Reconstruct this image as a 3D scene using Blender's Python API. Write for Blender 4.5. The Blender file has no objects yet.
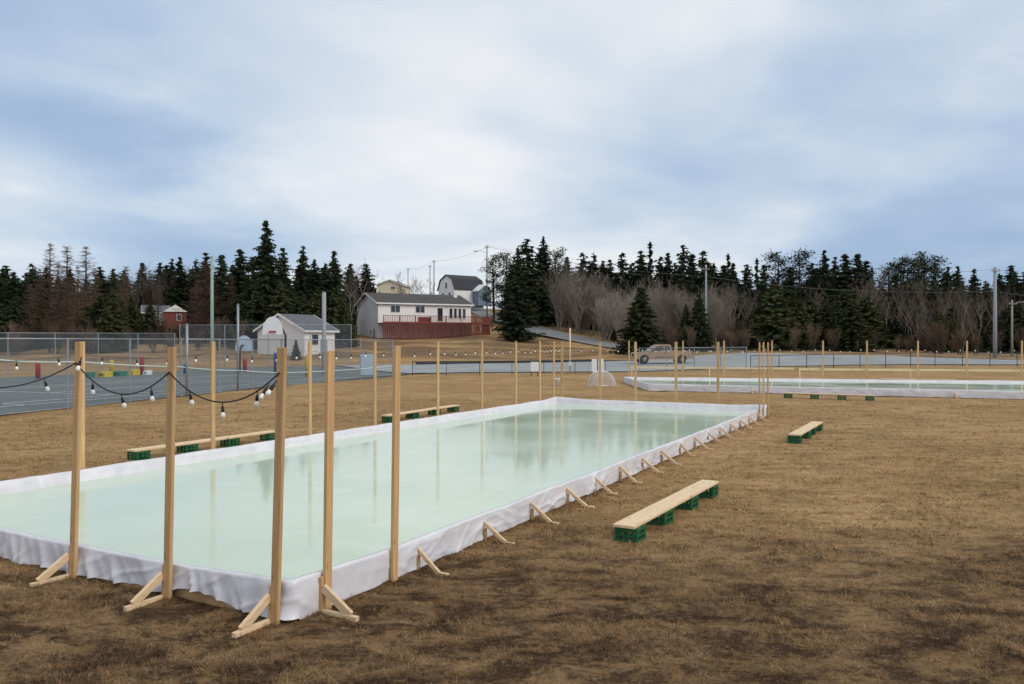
import bpy, bmesh, math, random
from mathutils import Vector, Matrix, noise as mnoise

# ------------------------------------------------------------------ camera, world, sun
sc = bpy.context.scene
col = sc.collection
R = math.radians
F = 796.0; HZ = 341.0; CH = 2.5          # focal length in pixels, horizon row, camera height in metres

cam = bpy.data.objects.new('camera', bpy.data.cameras.new('camera'))
cam.data.sensor_width = 36.0; cam.data.lens = 36.0 * F / 1024.0
cam.data.clip_start = 0.05; cam.data.clip_end = 6000
cam.location = (0, 0, CH); cam.rotation_euler = (R(90), 0, 0)
cam.data.shift_y = -1.0 / 1024.0
col.objects.link(cam); sc.camera = cam

SUN_EL, SUN_AZ = R(36), R(58)            # soft light through thick cloud, from the right rear
w = bpy.data.worlds.new('World'); sc.world = w; w.use_nodes = True
nt = w.node_tree; nt.nodes.clear()
def N(nt, typ, **kw):
    n = nt.nodes.new(typ)
    for k, v in kw.items():
        if k.startswith('i_'):
            key = k[2:]; n.inputs[int(key) if key.isdigit() else key.replace('_', ' ')].default_value = v
        else: setattr(n, k, v)
    return n
def L(nt, a, b): nt.links.new(a, b)
def mth(nt, op, a, b=None, c=None, clamp=False):
    n = nt.nodes.new('ShaderNodeMath'); n.operation = op; n.use_clamp = clamp
    for i, v in enumerate((a, b, c)):
        if v is None: continue
        if isinstance(v, (int, float)): n.inputs[i].default_value = v
        else: nt.links.new(v, n.inputs[i])
    return n.outputs[0]
def mixc(nt, fac, a, b, mode='MIX'):
    n = nt.nodes.new('ShaderNodeMix'); n.data_type = 'RGBA'; n.blend_type = mode
    for sock, v in ((n.inputs[0], fac), (n.inputs[6], a), (n.inputs[7], b)):
        if isinstance(v, (int, float)): sock.default_value = v
        elif isinstance(v, tuple): sock.default_value = (*v, 1) if len(v) == 3 else v
        else: nt.links.new(v, sock)
    return n.outputs[2]
def mapr(nt, v, a, b, c=0.0, d=1.0, smooth=True):
    n = nt.nodes.new('ShaderNodeMapRange'); n.clamp = True
    n.interpolation_type = 'SMOOTHSTEP' if smooth else 'LINEAR'
    nt.links.new(v, n.inputs[0])
    for i, x in enumerate((a, b, c, d)): n.inputs[i + 1].default_value = x
    return n.outputs[0]

sky = N(nt, 'ShaderNodeTexSky'); sky.sky_type = 'NISHITA'; sky.sun_disc = False
sky.sun_elevation = SUN_EL; sky.sun_rotation = math.pi - SUN_AZ
tc = N(nt, 'ShaderNodeTexCoord'); D = tc.outputs['Generated']
sep = N(nt, 'ShaderNodeSeparateXYZ'); L(nt, D, sep.inputs[0])
# cloud deck: direction projected onto a flat layer overhead
zz = mth(nt, 'ADD', mth(nt, 'MAXIMUM', sep.outputs[2], 0.0), 0.16)
cmb = N(nt, 'ShaderNodeCombineXYZ')
L(nt, mth(nt, 'DIVIDE', sep.outputs[0], zz), cmb.inputs[0]); L(nt, mth(nt, 'DIVIDE', sep.outputs[1], zz), cmb.inputs[1])
def cloudn(scale, detail, rough, off, dist=0.0):
    mp = N(nt, 'ShaderNodeMapping'); mp.inputs['Location'].default_value = off
    L(nt, cmb.outputs[0], mp.inputs[0])
    n = N(nt, 'ShaderNodeTexNoise'); n.inputs['Scale'].default_value = scale
    n.inputs['Detail'].default_value = detail; n.inputs['Roughness'].default_value = rough; n.inputs['Distortion'].default_value = dist
    L(nt, mp.outputs[0], n.inputs['Vector']); return n.outputs[0]
n1 = cloudn(0.52, 4, 0.50, (3.1, 1.7, 0.4), 0.3)
n2 = cloudn(1.5, 6, 0.54, (7.3, 2.2, 1.9), 0.2)
def blob(px, py, r, stretch=1.0):
    v = Vector(((px - 512) / F, 1, (HZ - py) / F)).normalized()
    s = N(nt, 'ShaderNodeVectorMath', operation='SUBTRACT'); L(nt, D, s.inputs[0]); s.inputs[1].default_value = v
    m = N(nt, 'ShaderNodeVectorMath', operation='MULTIPLY'); L(nt, s.outputs[0], m.inputs[0]); m.inputs[1].default_value = (1, 1, stretch)
    l = N(nt, 'ShaderNodeVectorMath', operation='LENGTH'); L(nt, m.outputs[0], l.inputs[0])
    wob = mth(nt, 'MULTIPLY', mth(nt, 'SUBTRACT', n2, 0.5), 0.35)
    return mapr(nt, mth(nt, 'ADD', l.outputs['Value'], wob), r, 0.0)
thick = mth(nt, 'ADD', mth(nt, 'MULTIPLY', n1, 0.85), mth(nt, 'MULTIPLY', n2, 0.30))
for (px, py, r, st, k) in ((470, 100, 0.36, 1.3, .17), (730, 45, 0.28, 1.2, .09), (880, 190, 0.22, 2.6, .15), (15, 190, 0.15, 1.7, .17),
                           (80, 140, 0.24, 2.2, -.17), (930, 90, 0.28, 1.0, -.10), (640, 160, 0.16, 1.6, -.05), (330, 225, 0.4, 3.0, -.05), (900, 235, 0.3, 3.0, -.05)):
    thick = mth(nt, 'ADD', thick, mth(nt, 'MULTIPLY', blob(px, py, r, st), k))
thick = mth(nt, 'ADD', thick, mth(nt, 'MULTIPLY', mapr(nt, sep.outputs[2], .30, .75), .20))
t = mapr(nt, thick, 0.36, 0.82)
ccol = N(nt, 'ShaderNodeValToRGB')
cr = ccol.color_ramp; cr.elements[0].position = 0.0; cr.elements[0].color = (.37, .515, .72, 1)
cr.elements[1].position = 1.0; cr.elements[1].color = (1.0, 1.0, 1.0, 1)
e = cr.elements.new(0.35); e.color = (.51, .645, .82, 1)
e = cr.elements.new(0.68); e.color = (.70, .785, .89, 1)
L(nt, t, ccol.inputs[0])
bg1 = N(nt, 'ShaderNodeBackground'); L(nt, sky.outputs[0], bg1.inputs[0]); bg1.inputs[1].default_value = 0.07
bg2 = N(nt, 'ShaderNodeBackground'); L(nt, ccol.outputs[0], bg2.inputs[0]); bg2.inputs[1].default_value = 0.95
mx = N(nt, 'ShaderNodeMixShader'); mx.inputs[0].default_value = 0.90
L(nt, bg1.outputs[0], mx.inputs[1]); L(nt, bg2.outputs[0], mx.inputs[2])
wo = N(nt, 'ShaderNodeOutputWorld'); L(nt, mx.outputs[0], wo.inputs[0])

sun = bpy.data.objects.new('sun', bpy.data.lights.new('sun', 'SUN'))
sun.data.energy = 1.5; sun.data.angle = R(30); sun.data.color = (1, .92, .80)
sun.rotation_euler = (R(90) - SUN_EL, 0, SUN_AZ); col.objects.link(sun)
sc.view_settings.view_transform = 'Standard'; sc.view_settings.look = 'None'
sc.view_settings.exposure = 0.06; sc.view_settings.gamma = 1.0
sc.render.engine = 'CYCLES'; sc.cycles.use_denoising = True
sc.cycles.max_bounces = 6; sc.cycles.transparent_max_bounces = 8

random.seed(7)

# ------------------------------------------------------------------ helpers
def gp(px, py, z=0.0):                     # the ground point seen at a pixel
    Y = (CH - z) * F / (py - HZ); return Vector(((px - 512) * Y / F, Y, z))
def atd(px, Y, z=0.0): return Vector(((px - 512) * Y / F, Y, z))
def pxof(X, Y): return 512 + F * X / max(Y, .5)

class MB:
    def __init__(s): s.v = []; s.f = []
    def add(s, vs, fs):
        o = len(s.v); s.v += [tuple(v) for v in vs]; s.f += [tuple(i + o for i in f) for f in fs]; return s
    def box(s, c, d, rot=None):
        x, y, z = (k / 2 for k in d)
        vs = [Vector(p) for p in ((-x,-y,-z),(x,-y,-z),(x,y,-z),(-x,y,-z),(-x,-y,z),(x,-y,z),(x,y,z),(-x,y,z))]
        if rot is not None: vs = [rot @ v for v in vs]
        c = Vector(c)
        return s.add([v + c for v in vs], [(0,3,2,1),(4,5,6,7),(0,1,5,4),(1,2,6,5),(2,3,7,6),(3,0,4,7)])
    def bar(s, a, b, wd, th, up=(0,0,1)):
        a, b = Vector(a), Vector(b); d = (b - a); l = d.length; d.normalize()
        sx = d.cross(Vector(up))
        if sx.length < 1e-4: sx = d.cross(Vector((1,0,0)))
        sx.normalize(); uz = sx.cross(d)
        m = Matrix((d, sx, uz)).transposed()
        return s.box((a + b) / 2, (l, wd, th), m)
    def tube(s, pts, r, n=6, cap=True):
        pts = [Vector(p) for p in pts]; rs = r if isinstance(r, (list, tuple)) else [r] * len(pts)
        vs = []; fs = []
        for i, p in enumerate(pts):
            d = (pts[min(i+1, len(pts)-1)] - pts[max(i-1, 0)]).normalized()
            a = d.cross(Vector((0,0,1)))
            if a.length < 1e-3: a = d.cross(Vector((1,0,0)))
            a.normalize(); b = d.cross(a)
            for k in range(n):
                an = 2*math.pi*k/n; vs.append(p + (a*math.cos(an) + b*math.sin(an)) * rs[i])
        for i in range(len(pts)-1):
            for k in range(n):
                fs.append((i*n+k, i*n+(k+1)%n, (i+1)*n+(k+1)%n, (i+1)*n+k))
        if cap:
            fs.append(tuple(range(n))[::-1]); fs.append(tuple((len(pts)-1)*n+k for k in range(n)))
        return s.add(vs, fs)
    def prism(s, poly, a, b, axis='y'):     # poly of (p,q) extruded from a to b along the axis
        n = len(poly)
        def P(p, q, t): return (p, t, q) if axis == 'y' else ((t, p, q) if axis == 'x' else (p, q, t))
        vs = [P(p, q, a) for p, q in poly] + [P(p, q, b) for p, q in poly]
        fs = [tuple(range(n)), tuple(range(n, 2*n))[::-1]] + [(i, i+n, (i+1)%n+n, (i+1)%n) for i in range(n)]
        return s.add(vs, fs)
    def lathe(s, prof, c=(0,0,0), n=10):
        vs = []; fs = []; c = Vector(c)
        for r, z in prof:
            for k in range(n):
                an = 2*math.pi*k/n; vs.append(c + Vector((r*math.cos(an), r*math.sin(an), z)))
        for i in range(len(prof)-1):
            for k in range(n): fs.append((i*n+k, i*n+(k+1)%n, (i+1)*n+(k+1)%n, (i+1)*n+k))
        fs.append(tuple(range(n))[::-1]); fs.append(tuple((len(prof)-1)*n+k for k in range(n)))
        return s.add(vs, fs)
    def mesh(s, name, m=None, smooth=False, bevel=0.0):
        me = bpy.data.meshes.new(name); me.from_pydata(s.v, [], s.f)
        bm = bmesh.new(); bm.from_mesh(me)
        bmesh.ops.recalc_face_normals(bm, faces=bm.faces)
        if bevel: bmesh.ops.bevel(bm, geom=bm.edges[:], offset=bevel, segments=1, affect='EDGES', clamp_overlap=True)
        bm.to_mesh(me); bm.free()
        if m: me.materials.append(m)
        if smooth: me.polygons.foreach_set('use_smooth', [True] * len(me.polygons))
        me.update(); return me
    def build(s, name, m, parent=None, smooth=False, bevel=0.0, loc=None):
        return link(name, s.mesh(name, m, smooth, bevel), parent, loc)
def link(name, me, parent=None, loc=None, rz=0.0):
    o = bpy.data.objects.new(name, me); col.objects.link(o)
    if parent: o.parent = parent
    if loc is not None: o.location = loc
    if rz: o.rotation_euler = (0, 0, rz)
    return o
def tag(o, label=None, cat=None, group=None, kind=None):
    if label: o['label'] = label
    if cat: o['category'] = cat
    if group: o['group'] = group
    if kind: o['kind'] = kind
    return o
def thing(name, label, cat, loc=(0,0,0), rz=0.0, group=None):
    return tag(link(name, None, None, loc, rz), label, cat, group)

# ------------------------------------------------------------------ materials
def mat(name, c, rough=.7, var=.25, scale=4.0, c2=None, stretch=(1,1,1), bump=.15, bscale=None, metal=0.0, spec=.35, coords='Object', rand=.0, detail=6):
    m = bpy.data.materials.new(name); m.use_nodes = True; nt = m.node_tree
    b = nt.nodes['Principled BSDF']
    b.inputs['Roughness'].default_value = rough; b.inputs['Metallic'].default_value = metal
    b.inputs['Specular IOR Level'].default_value = spec
    tcn = N(nt, 'ShaderNodeTexCoord'); mp = N(nt, 'ShaderNodeMapping'); mp.inputs['Scale'].default_value = stretch
    L(nt, tcn.outputs[coords], mp.inputs[0])
    no = N(nt, 'ShaderNodeTexNoise'); no.inputs['Scale'].default_value = scale; no.inputs['Detail'].default_value = detail
    no.inputs['Roughness'].default_value = .6
    L(nt, mp.outputs[0], no.inputs['Vector'])
    c2 = c2 or tuple(max(0, k * (1 - var)) for k in c)
    f = mapr(nt, no.outputs[0], .3, .7)
    out = mixc(nt, f, c2, c)
    if rand:
        oi = N(nt, 'ShaderNodeObjectInfo')
        k = mapr(nt, oi.outputs['Random'], 0, 1, 1 - rand, 1 + rand, False)
        hs = N(nt, 'ShaderNodeHueSaturation'); L(nt, out, hs.inputs['Color']); L(nt, k, hs.inputs['Value']); out = hs.outputs[0]
    L(nt, out, b.inputs['Base Color'])
    if bump:
        bp = N(nt, 'ShaderNodeBump'); bp.inputs['Strength'].default_value = bump; bp.inputs['Distance'].default_value = .02
        n3 = no
        if bscale:
            n3 = N(nt, 'ShaderNodeTexNoise'); n3.inputs['Scale'].default_value = bscale; n3.inputs['Detail'].default_value = 4
            L(nt, mp.outputs[0], n3.inputs['Vector'])
        L(nt, n3.outputs[0], bp.inputs['Height']); L(nt, bp.outputs[0], b.inputs['Normal'])
    return m

WZ = mat('spruce_lumber_upright', (.60, .385, .19), .62, c2=(.47, .28, .125), scale=5, stretch=(7, 7, .5), bump=.1, rand=.12)
WX = mat('spruce_lumber_flat', (.72, .55, .36), .6, c2=(.60, .42, .25), scale=5, stretch=(.6, 7, 7), bump=.1, rand=.08)
WPL = mat('plank_lumber', (.74, .585, .385), .6, c2=(.64, .47, .28), scale=4, stretch=(.5, 8, 8), bump=.1, rand=.05)
WB = mat('rink_board_lumber', (.50, .33, .17), .7, c2=(.38, .235, .115), scale=4, stretch=(1.2, 1.2, 5), bump=.1, rand=.1)
LINER = mat('white_plastic_liner', (.71, .70, .735), .34, c2=(.61, .605, .65), scale=2.5, bump=.22, bscale=9, spec=.5)
nt = LINER.node_tree; b = nt.nodes['Principled BSDF']
tcn = N(nt, 'ShaderNodeTexCoord'); mp = N(nt, 'ShaderNodeMapping'); mp.inputs['Scale'].default_value = (1, 1, .8); mp.inputs['Rotation'].default_value = (.5, .6, .3); L(nt, tcn.outputs['Object'], mp.inputs[0])
rd = N(nt, 'ShaderNodeTexNoise'); rd.noise_type = 'RIDGED_MULTIFRACTAL'; rd.inputs['Scale'].default_value = 2.6; rd.inputs['Detail'].default_value = 4; rd.inputs['Distortion'].default_value = .7
L(nt, mp.outputs[0], rd.inputs['Vector'])
bp0 = b.inputs['Normal'].links[0].from_node; bp1 = N(nt, 'ShaderNodeBump'); bp1.inputs['Strength'].default_value = .85; bp1.inputs['Distance'].default_value = .03
L(nt, rd.outputs[0], bp1.inputs['Height']); L(nt, bp0.outputs[0], bp1.inputs['Normal']); L(nt, bp1.outputs[0], b.inputs['Normal'])
for m in (WZ, WX, WPL):          # knots and darker growth streaks
    nt = m.node_tree; b = nt.nodes['Principled BSDF']; src = b.inputs['Base Color'].links[0].from_socket
    tcn = N(nt, 'ShaderNodeTexCoord'); mp = N(nt, 'ShaderNodeMapping'); mp.inputs['Scale'].default_value = (9, 9, 2.6) if m is WZ else (2.6, 9, 9)
    L(nt, tcn.outputs['Object'], mp.inputs[0]); vo = N(nt, 'ShaderNodeTexVoronoi'); vo.inputs['Scale'].default_value = 1.0; L(nt, mp.outputs[0], vo.inputs['Vector'])
    L(nt, mixc(nt, mth(nt, 'MULTIPLY', mapr(nt, vo.outputs['Distance'], .20, .06), .6), src, (.20, .10, .045)), b.inputs['Base Color'])
GREEN = mat('green_crate_plastic', (.009, .125, .047), .45, var=.3, scale=14, bump=.05)
BLK = mat('black_cable_rubber', (.012, .012, .013), .5, scale=20, bump=.0)
BULB = mat('frosted_bulb_glass', (.86, .85, .80), .15, var=.04, scale=10, bump=0, spec=.6)
GALV = mat('galvanised_steel', (.32, .36, .40), .45, var=.2, scale=6, bump=.03, metal=.5)
WIRE = mat('chainlink_wire', (.20, .235, .27), .5, var=.2, scale=3, bump=0, metal=.3)
DKMET = mat('dark_painted_steel', (.03, .035, .04), .5, scale=5, bump=.02)
CORD = mat('pale_cyan_rope', (.55, .72, .70), .6, var=.1, scale=30, bump=.1)
POLEW = mat('weathered_pole_timber', (.36, .33, .29), .85, var=.35, scale=3, stretch=(6, 6, .4), bump=.3)
POLEG = mat('pale_green_pole_paint', (.33, .43, .40), .6, var=.25, scale=3, stretch=(3, 3, .6), bump=.05)
POLEC = mat('grey_concrete_pole', (.34, .37, .40), .8, var=.2, scale=5, bump=.15)
ASPH = mat('court_asphalt', (.135, .155, .158), .8, c2=(.098, .117, .12), scale=.35, bump=.2, bscale=60, coords='Object')
ROADM = mat('road_asphalt', (.33, .355, .36), .78, c2=(.25, .27, .275), scale=.3, bump=.2, bscale=40)
GRAVEL = mat('gravel_road', (.21, .21, .215), .9, c2=(.15, .15, .152), scale=.8, bump=.4, bscale=25)
LINE = mat('court_line_paint', (.62, .66, .65), .7, c2=(.40, .44, .44), scale=3, bump=.05)
def siding(name, c, horiz=True, pitch=.16):
    m = mat(name, c, .55, var=.1, scale=.7, bump=0); nt = m.node_tree; b = nt.nodes['Principled BSDF']
    tcn = N(nt, 'ShaderNodeTexCoord'); wv = N(nt, 'ShaderNodeTexWave'); wv.wave_profile = 'SAW'
    wv.bands_direction = 'Z' if horiz else 'X'; wv.inputs['Scale'].default_value = 1 / pitch / 3.18
    L(nt, tcn.outputs['Object'], wv.inputs[0])
    bp = N(nt, 'ShaderNodeBump'); bp.inputs['Strength'].default_value = .6; bp.inputs['Distance'].default_value = .02
    L(nt, wv.outputs[0], bp.inputs['Height']); L(nt, bp.outputs[0], b.inputs['Normal']); return m
SIDW = siding('white_vinyl_siding', (.86, .85, .84)); SIDG = siding('pale_grey_siding', (.74, .76, .79))
SIDC = siding('cream_siding', (.66, .60, .45)); SIDR = siding('brick_red_siding', (.22, .06, .05)); SIDB = siding('slate_blue_siding', (.16, .21, .29))
ROOF = mat('charcoal_shingles', (.085, .08, .08), .9, var=.35, scale=2.5, bump=.3, bscale=14)
ROOFG = mat('grey_shingles', (.13, .14, .16), .9, var=.3, scale=2.5, bump=.3, bscale=14)
TRIM = mat('white_trim_paint', (.78, .78, .78), .5, var=.06, scale=3, bump=.02)
GLASS = mat('dark_window_glass', (.03, .04, .05), .08, var=.3, scale=1, bump=0, spec=.7)
DECK = mat('red_stained_deck_boards', (.27, .068, .05), .75, c2=(.16, .04, .03), scale=2, stretch=(4, 4, .6), bump=.1)
DECKD = mat('dark_red_skirt_boards', (.19, .052, .04), .8, c2=(.11, .03, .025), scale=2, stretch=(5, 5, .5), bump=.1)  # skirt below the deck floor, a darker red than the deck boards
RED = mat('red_play_paint', (.36, .03, .05), .5, scale=3); YEL = mat('yellow_play_paint', (.62, .47, .05), .5, scale=3)
GRN = mat('teal_green_play_paint', (.02, .20, .15), .5, scale=3); BLU = mat('blue_play_paint', (.03, .11, .30), .5, scale=3)
WHT = mat('white_board_paint', (.74, .78, .82), .5, var=.08, scale=3); PBL = mat('pale_blue_panel', (.45, .56, .68), .5, var=.12, scale=2)
TAN = mat('tan_truck_paint', (.37, .245, .17), .35, var=.08, scale=1, bump=0, spec=.5); TYRE = mat('tyre_rubber', (.018, .018, .02), .8, scale=20)
RIM = mat('steel_wheel_rim', (.5, .5, .5), .35, metal=.8, scale=8, bump=0); CHR = mat('grey_bumper', (.42, .42, .42), .35, metal=.6, scale=6, bump=0)
LAMP = mat('clear_lamp_lens', (.7, .68, .62), .2, var=.1, scale=5, bump=0); TAIL = mat('red_lamp_lens', (.4, .02, .02), .25, var=.1, scale=5, bump=0)
NETM = mat('pale_goal_netting', (.62, .58, .58), .7, var=.15, scale=5, bump=0)
def foliage(name, c1, c2, rand=.4):
    m = mat(name, c1, .75, c2=c2, scale=.9, bump=0, rand=rand, spec=.15, detail=3); return m
SPR = foliage('dark_spruce_needles', (.032, .044, .020), (.015, .022, .011))
SPR2 = foliage('olive_spruce_needles', (.052, .058, .020), (.024, .030, .012))
PIN = foliage('pine_needles', (.042, .056, .024), (.019, .027, .013))
LAR = foliage('bare_larch_twigs', (.15, .098, .072), (.088, .06, .047))
LARR = foliage('reddish_larch_twigs', (.17, .095, .066), (.10, .058, .044))
TWG = foliage('grey_alder_twigs', (.265, .222, .188), (.17, .142, .120))
TWB = foliage('brown_birch_twigs', (.15, .115, .090), (.09, .07, .055))
TWR = foliage('rusty_bush_twigs', (.17, .118, .082), (.10, .07, .05))
BARK = mat('conifer_bark', (.06, .045, .036), .9, var=.4, scale=6, bump=.3)
BARKM = mat('grey_alder_bark', (.25, .215, .185), .85, var=.4, scale=5, bump=.2)
BARKG = mat('pale_birch_bark', (.30, .265, .235), .85, var=.4, scale=5, bump=.2)

# ground colour: dead grass, mud and straw, shared by the ground sheet and the blades on it
def ground_nodes(nt, blades=False):
    g = N(nt, 'ShaderNodeNewGeometry'); P = g.outputs['Position']
    def noi(scale, detail, rough, off=(0,0,0), st=(1,1,1), dist=0.0):
        mp = N(nt, 'ShaderNodeMapping'); mp.inputs['Location'].default_value = off; mp.inputs['Scale'].default_value = st
        L(nt, P, mp.inputs[0]); n = N(nt, 'ShaderNodeTexNoise'); n.inputs['Scale'].default_value = scale
        n.inputs['Detail'].default_value = detail; n.inputs['Roughness'].default_value = rough; n.inputs['Distortion'].default_value = dist
        L(nt, mp.outputs[0], n.inputs['Vector']); return n.outputs[0]
    big = noi(.22, 4, .55, (11, 3, 0)); mid = noi(2.3, 8, .78, (2, 5, 0), (.7, 1.2, 1), dist=.5); fine = noi(20, 5, .8, (0, 9, 2), (1, 1, .1)); clump = noi(6.5, 6, .78, (5, 2, 1), (.8, 1.2, .1))
    streak = noi(2.2, 5, .65, (4, 1, 0), (.35, 1, 1))
    base = mixc(nt, mapr(nt, big, .36, .64), (.335, .212, .098), (.440, .292, .142))
    base = mixc(nt, mth(nt, 'MULTIPLY', mapr(nt, streak, .42, .62), .55), base, (.235, .140, .058))
    base = mixc(nt, mth(nt, 'MULTIPLY', mapr(nt, noi(.5, 5, .6, (31, 7, 0)), .52, .70), .45), base, (.18, .13, .052))   # a little green left
    # trampled dark mud around the near end of the rink and the foreground
    s = N(nt, 'ShaderNodeSeparateXYZ'); L(nt, P, s.inputs[0])
    near = mapr(nt, mth(nt, 'ADD', s.outputs[1], mth(nt, 'MULTIPLY', mth(nt, 'SUBTRACT', big, .5), 9)), 13.0, 7.0)
    mudn = mapr(nt, mth(nt, 'ADD', mth(nt, 'ADD', mid, mth(nt, 'MULTIPLY', mth(nt, 'SUBTRACT', clump, .5), .55)), mth(nt, 'MULTIPLY', near, .105)), .53, .68)
    mudf = mth(nt, 'MULTIPLY', mudn, mth(nt, 'ADD', mth(nt, 'MULTIPLY', near, .76), .18))
    base = mixc(nt, mth(nt, 'MULTIPLY', near, .62), base, (.188, .112, .060))
    base = mixc(nt, mudf, base, (.046, .024, .013))
    scrub = mth(nt, 'MULTIPLY', mapr(nt, s.outputs[1], 77, 84), mapr(nt, noi(.16, 6, .65, (3, 8, 0), (.6, 1.4, 1)), .40, .58))
    base = mixc(nt, mth(nt, 'MULTIPLY', scrub, .8), base, (.115, .072, .045))      # heath and dead bracken on the bank
    straw = mth(nt, 'ADD', mth(nt, 'MULTIPLY', mapr(nt, fine, .55, .72), .45), mth(nt, 'MULTIPLY', mapr(nt, clump, .53, .68), .48), clamp=True)
    base = mixc(nt, straw, base, (.45, .32, .18))
    base = mixc(nt, mth(nt, 'MULTIPLY', mapr(nt, clump, .49, .33), .75), base, (.075, .046, .026))
    base = mixc(nt, mth(nt, 'MULTIPLY', mapr(nt, fine, .46, .30), .55), base, (.060, .038, .022))
    return base, mid, fine
GROUND = bpy.data.materials.new('dead_grass_ground'); GROUND.use_nodes = True
nt = GROUND.node_tree; b = nt.nodes['Principled BSDF']; gc, gm, gf = ground_nodes(nt)
L(nt, gc, b.inputs['Base Color']); b.inputs['Roughness'].default_value = .95; b.inputs['Specular IOR Level'].default_value = .1
bp = N(nt, 'ShaderNodeBump'); bp.inputs['Strength'].default_value = .8; bp.inputs['Distance'].default_value = .05
L(nt, mth(nt, 'ADD', mth(nt, 'MULTIPLY', gf, .6), gm), bp.inputs['Height']); L(nt, bp.outputs[0], b.inputs['Normal'])
BLADE = bpy.data.materials.new('dead_grass_blades'); BLADE.use_nodes = True
nt = BLADE.node_tree; b = nt.nodes['Principled BSDF']; gc, gm, gf = ground_nodes(nt)
at = N(nt, 'ShaderNodeAttribute'); at.attribute_name = 'tone'
hs = N(nt, 'ShaderNodeHueSaturation'); L(nt, gc, hs.inputs['Color']); L(nt, at.outputs['Fac'], hs.inputs['Value'])
L(nt, hs.outputs[0], b.inputs['Base Color']); b.inputs['Roughness'].default_value = .8; b.inputs['Specular IOR Level'].default_value = .15

ICE = bpy.data.materials.new('wet_mint_ice'); ICE.use_nodes = True
nt = ICE.node_tree; b = nt.nodes['Principled BSDF']
g = N(nt, 'ShaderNodeNewGeometry')
n_ = N(nt, 'ShaderNodeTexNoise'); n_.inputs['Scale'].default_value = .35; n_.inputs['Detail'].default_value = 5; L(nt, g.outputs['Position'], n_.inputs['Vector'])
n2_ = N(nt, 'ShaderNodeTexNoise'); n2_.inputs['Scale'].default_value = 3.0; n2_.inputs['Detail'].default_value = 6; L(nt, g.outputs['Position'], n2_.inputs['Vector'])
c = mixc(nt, mapr(nt, n_.outputs[0], .3, .7), (.50, .61, .48), (.57, .67, .555))
n4_ = N(nt, 'ShaderNodeTexNoise'); n4_.inputs['Scale'].default_value = .9; n4_.inputs['Detail'].default_value = 8; n4_.inputs['Roughness'].default_value = .65; n4_.inputs['Distortion'].default_value = .8; L(nt, g.outputs['Position'], n4_.inputs['Vector'])
c = mixc(nt, mth(nt, 'MULTIPLY', mapr(nt, n4_.outputs[0], .5, .72), .5), c, (.65, .715, .66))
c = mixc(nt, mth(nt, 'MULTIPLY', mapr(nt, n2_.outputs[0], .62, .8), .3), c, (.50, .60, .50))
fr = N(nt, 'ShaderNodeTexNoise'); fr.inputs['Scale'].default_value = 5; fr.inputs['Detail'].default_value = 9; fr.inputs['Roughness'].default_value = .75; fr.inputs['Distortion'].default_value = 1.5
fm = N(nt, 'ShaderNodeMapping'); fm.inputs['Rotation'].default_value = (0, 0, 1.08); fm.inputs['Scale'].default_value = (.25, 1.6, 1); L(nt, g.outputs['Position'], fm.inputs[0]); L(nt, fm.outputs[0], fr.inputs['Vector'])
c = mixc(nt, mth(nt, 'MULTIPLY', mapr(nt, fr.outputs[0], .54, .72), .30), c, (.70, .755, .71))
L(nt, c, b.inputs['Base Color'])
L(nt, mapr(nt, n_.outputs[0], .35, .68, .05, .14), b.inputs['Roughness']); b.inputs['IOR'].default_value = 1.21
bp = N(nt, 'ShaderNodeBump'); bp.inputs['Strength'].default_value = .06; bp.inputs['Distance'].default_value = .004
L(nt, mth(nt, 'ADD', n2_.outputs[0], n_.outputs[0]), bp.inputs['Height']); L(nt, bp.outputs[0], b.inputs['Normal'])

# ------------------------------------------------------------------ terrain
TY = [0, 64, 78, 95, 115, 140, 180, 260, 500, 1500]
TT = {-400:[0,0,.2,.5, .9, 2, 4, 8, 13, 20], 0:[0,0,.2,.9,2.4,4,6,9,13,20], 120:[0,0,.3,1.2,3.2,5,7,10,13,20], 250:[0,0,.5,1.5,3.0,5,7,10,14,20], 340:[0,0,.4,1.6,3,4.5,9,14,16,20],
      420:[0,0,.3,1.5,3,5.2,10,15,16,20], 480:[0,0,.3,1.4,2.9,5.8,9.8,13,15,20], 540:[0,0,.3,1.2,2.9,5.5,9,12,15,20],
      620:[0,0,.3,1.0,2.3,3.6,6,11,14,20], 720:[0,0,.45,1.2,1.9,3,6,11,14,20], 850:[0,0,.5,1.3,1.9,3,6,11,14,20],
      1024:[0,0,.3,.9,1.6,3,6,11,14,20], 1500:[0,0,.3,.9,1.6,3,6,11,14,20]}
TX = sorted(TT)
def ss(t): return t * t * (3 - 2 * t)
def terr(X, Y):
    p = min(max(pxof(X, max(Y, 5)), TX[0]), TX[-1] - .01); y = min(max(Y, 0), TY[-1] - .01)
    i = max(k for k in range(len(TX)) if TX[k] <= p); j = max(k for k in range(len(TY)) if TY[k] <= y)
    a = ss((p - TX[i]) / (TX[i+1] - TX[i])); bb = (y - TY[j]) / (TY[j+1] - TY[j])
    q = lambda ii: TT[TX[ii]][j] * (1 - bb) + TT[TX[ii]][j+1] * bb
    return q(i) * (1 - a) + q(i+1) * a
def gz(X, Y):
    z = terr(X, Y)
    if Y < 60: z += .022 * mnoise.noise(Vector((X * .9, Y * .9, 3))) + .03 * mnoise.noise(Vector((X * .18, Y * .18, 8)))
    if Y < 13: z += .016 * mnoise.noise(Vector((X * 3.6, Y * 3.6, 1))) + .010 * mnoise.noise(Vector((X * 8.5, Y * 8.5, 2)))
    if Y > 85: z += .25 * mnoise.noise(Vector((X * .12, Y * .12, 5)))
    return z
def steps(*segs):
    out = []
    for a, b_, s in segs:
        n = max(1, round((b_ - a) / s)); out += [a + (b_ - a) * k / n for k in range(n)]
    out.append(segs[-1][1]); return out
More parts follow.
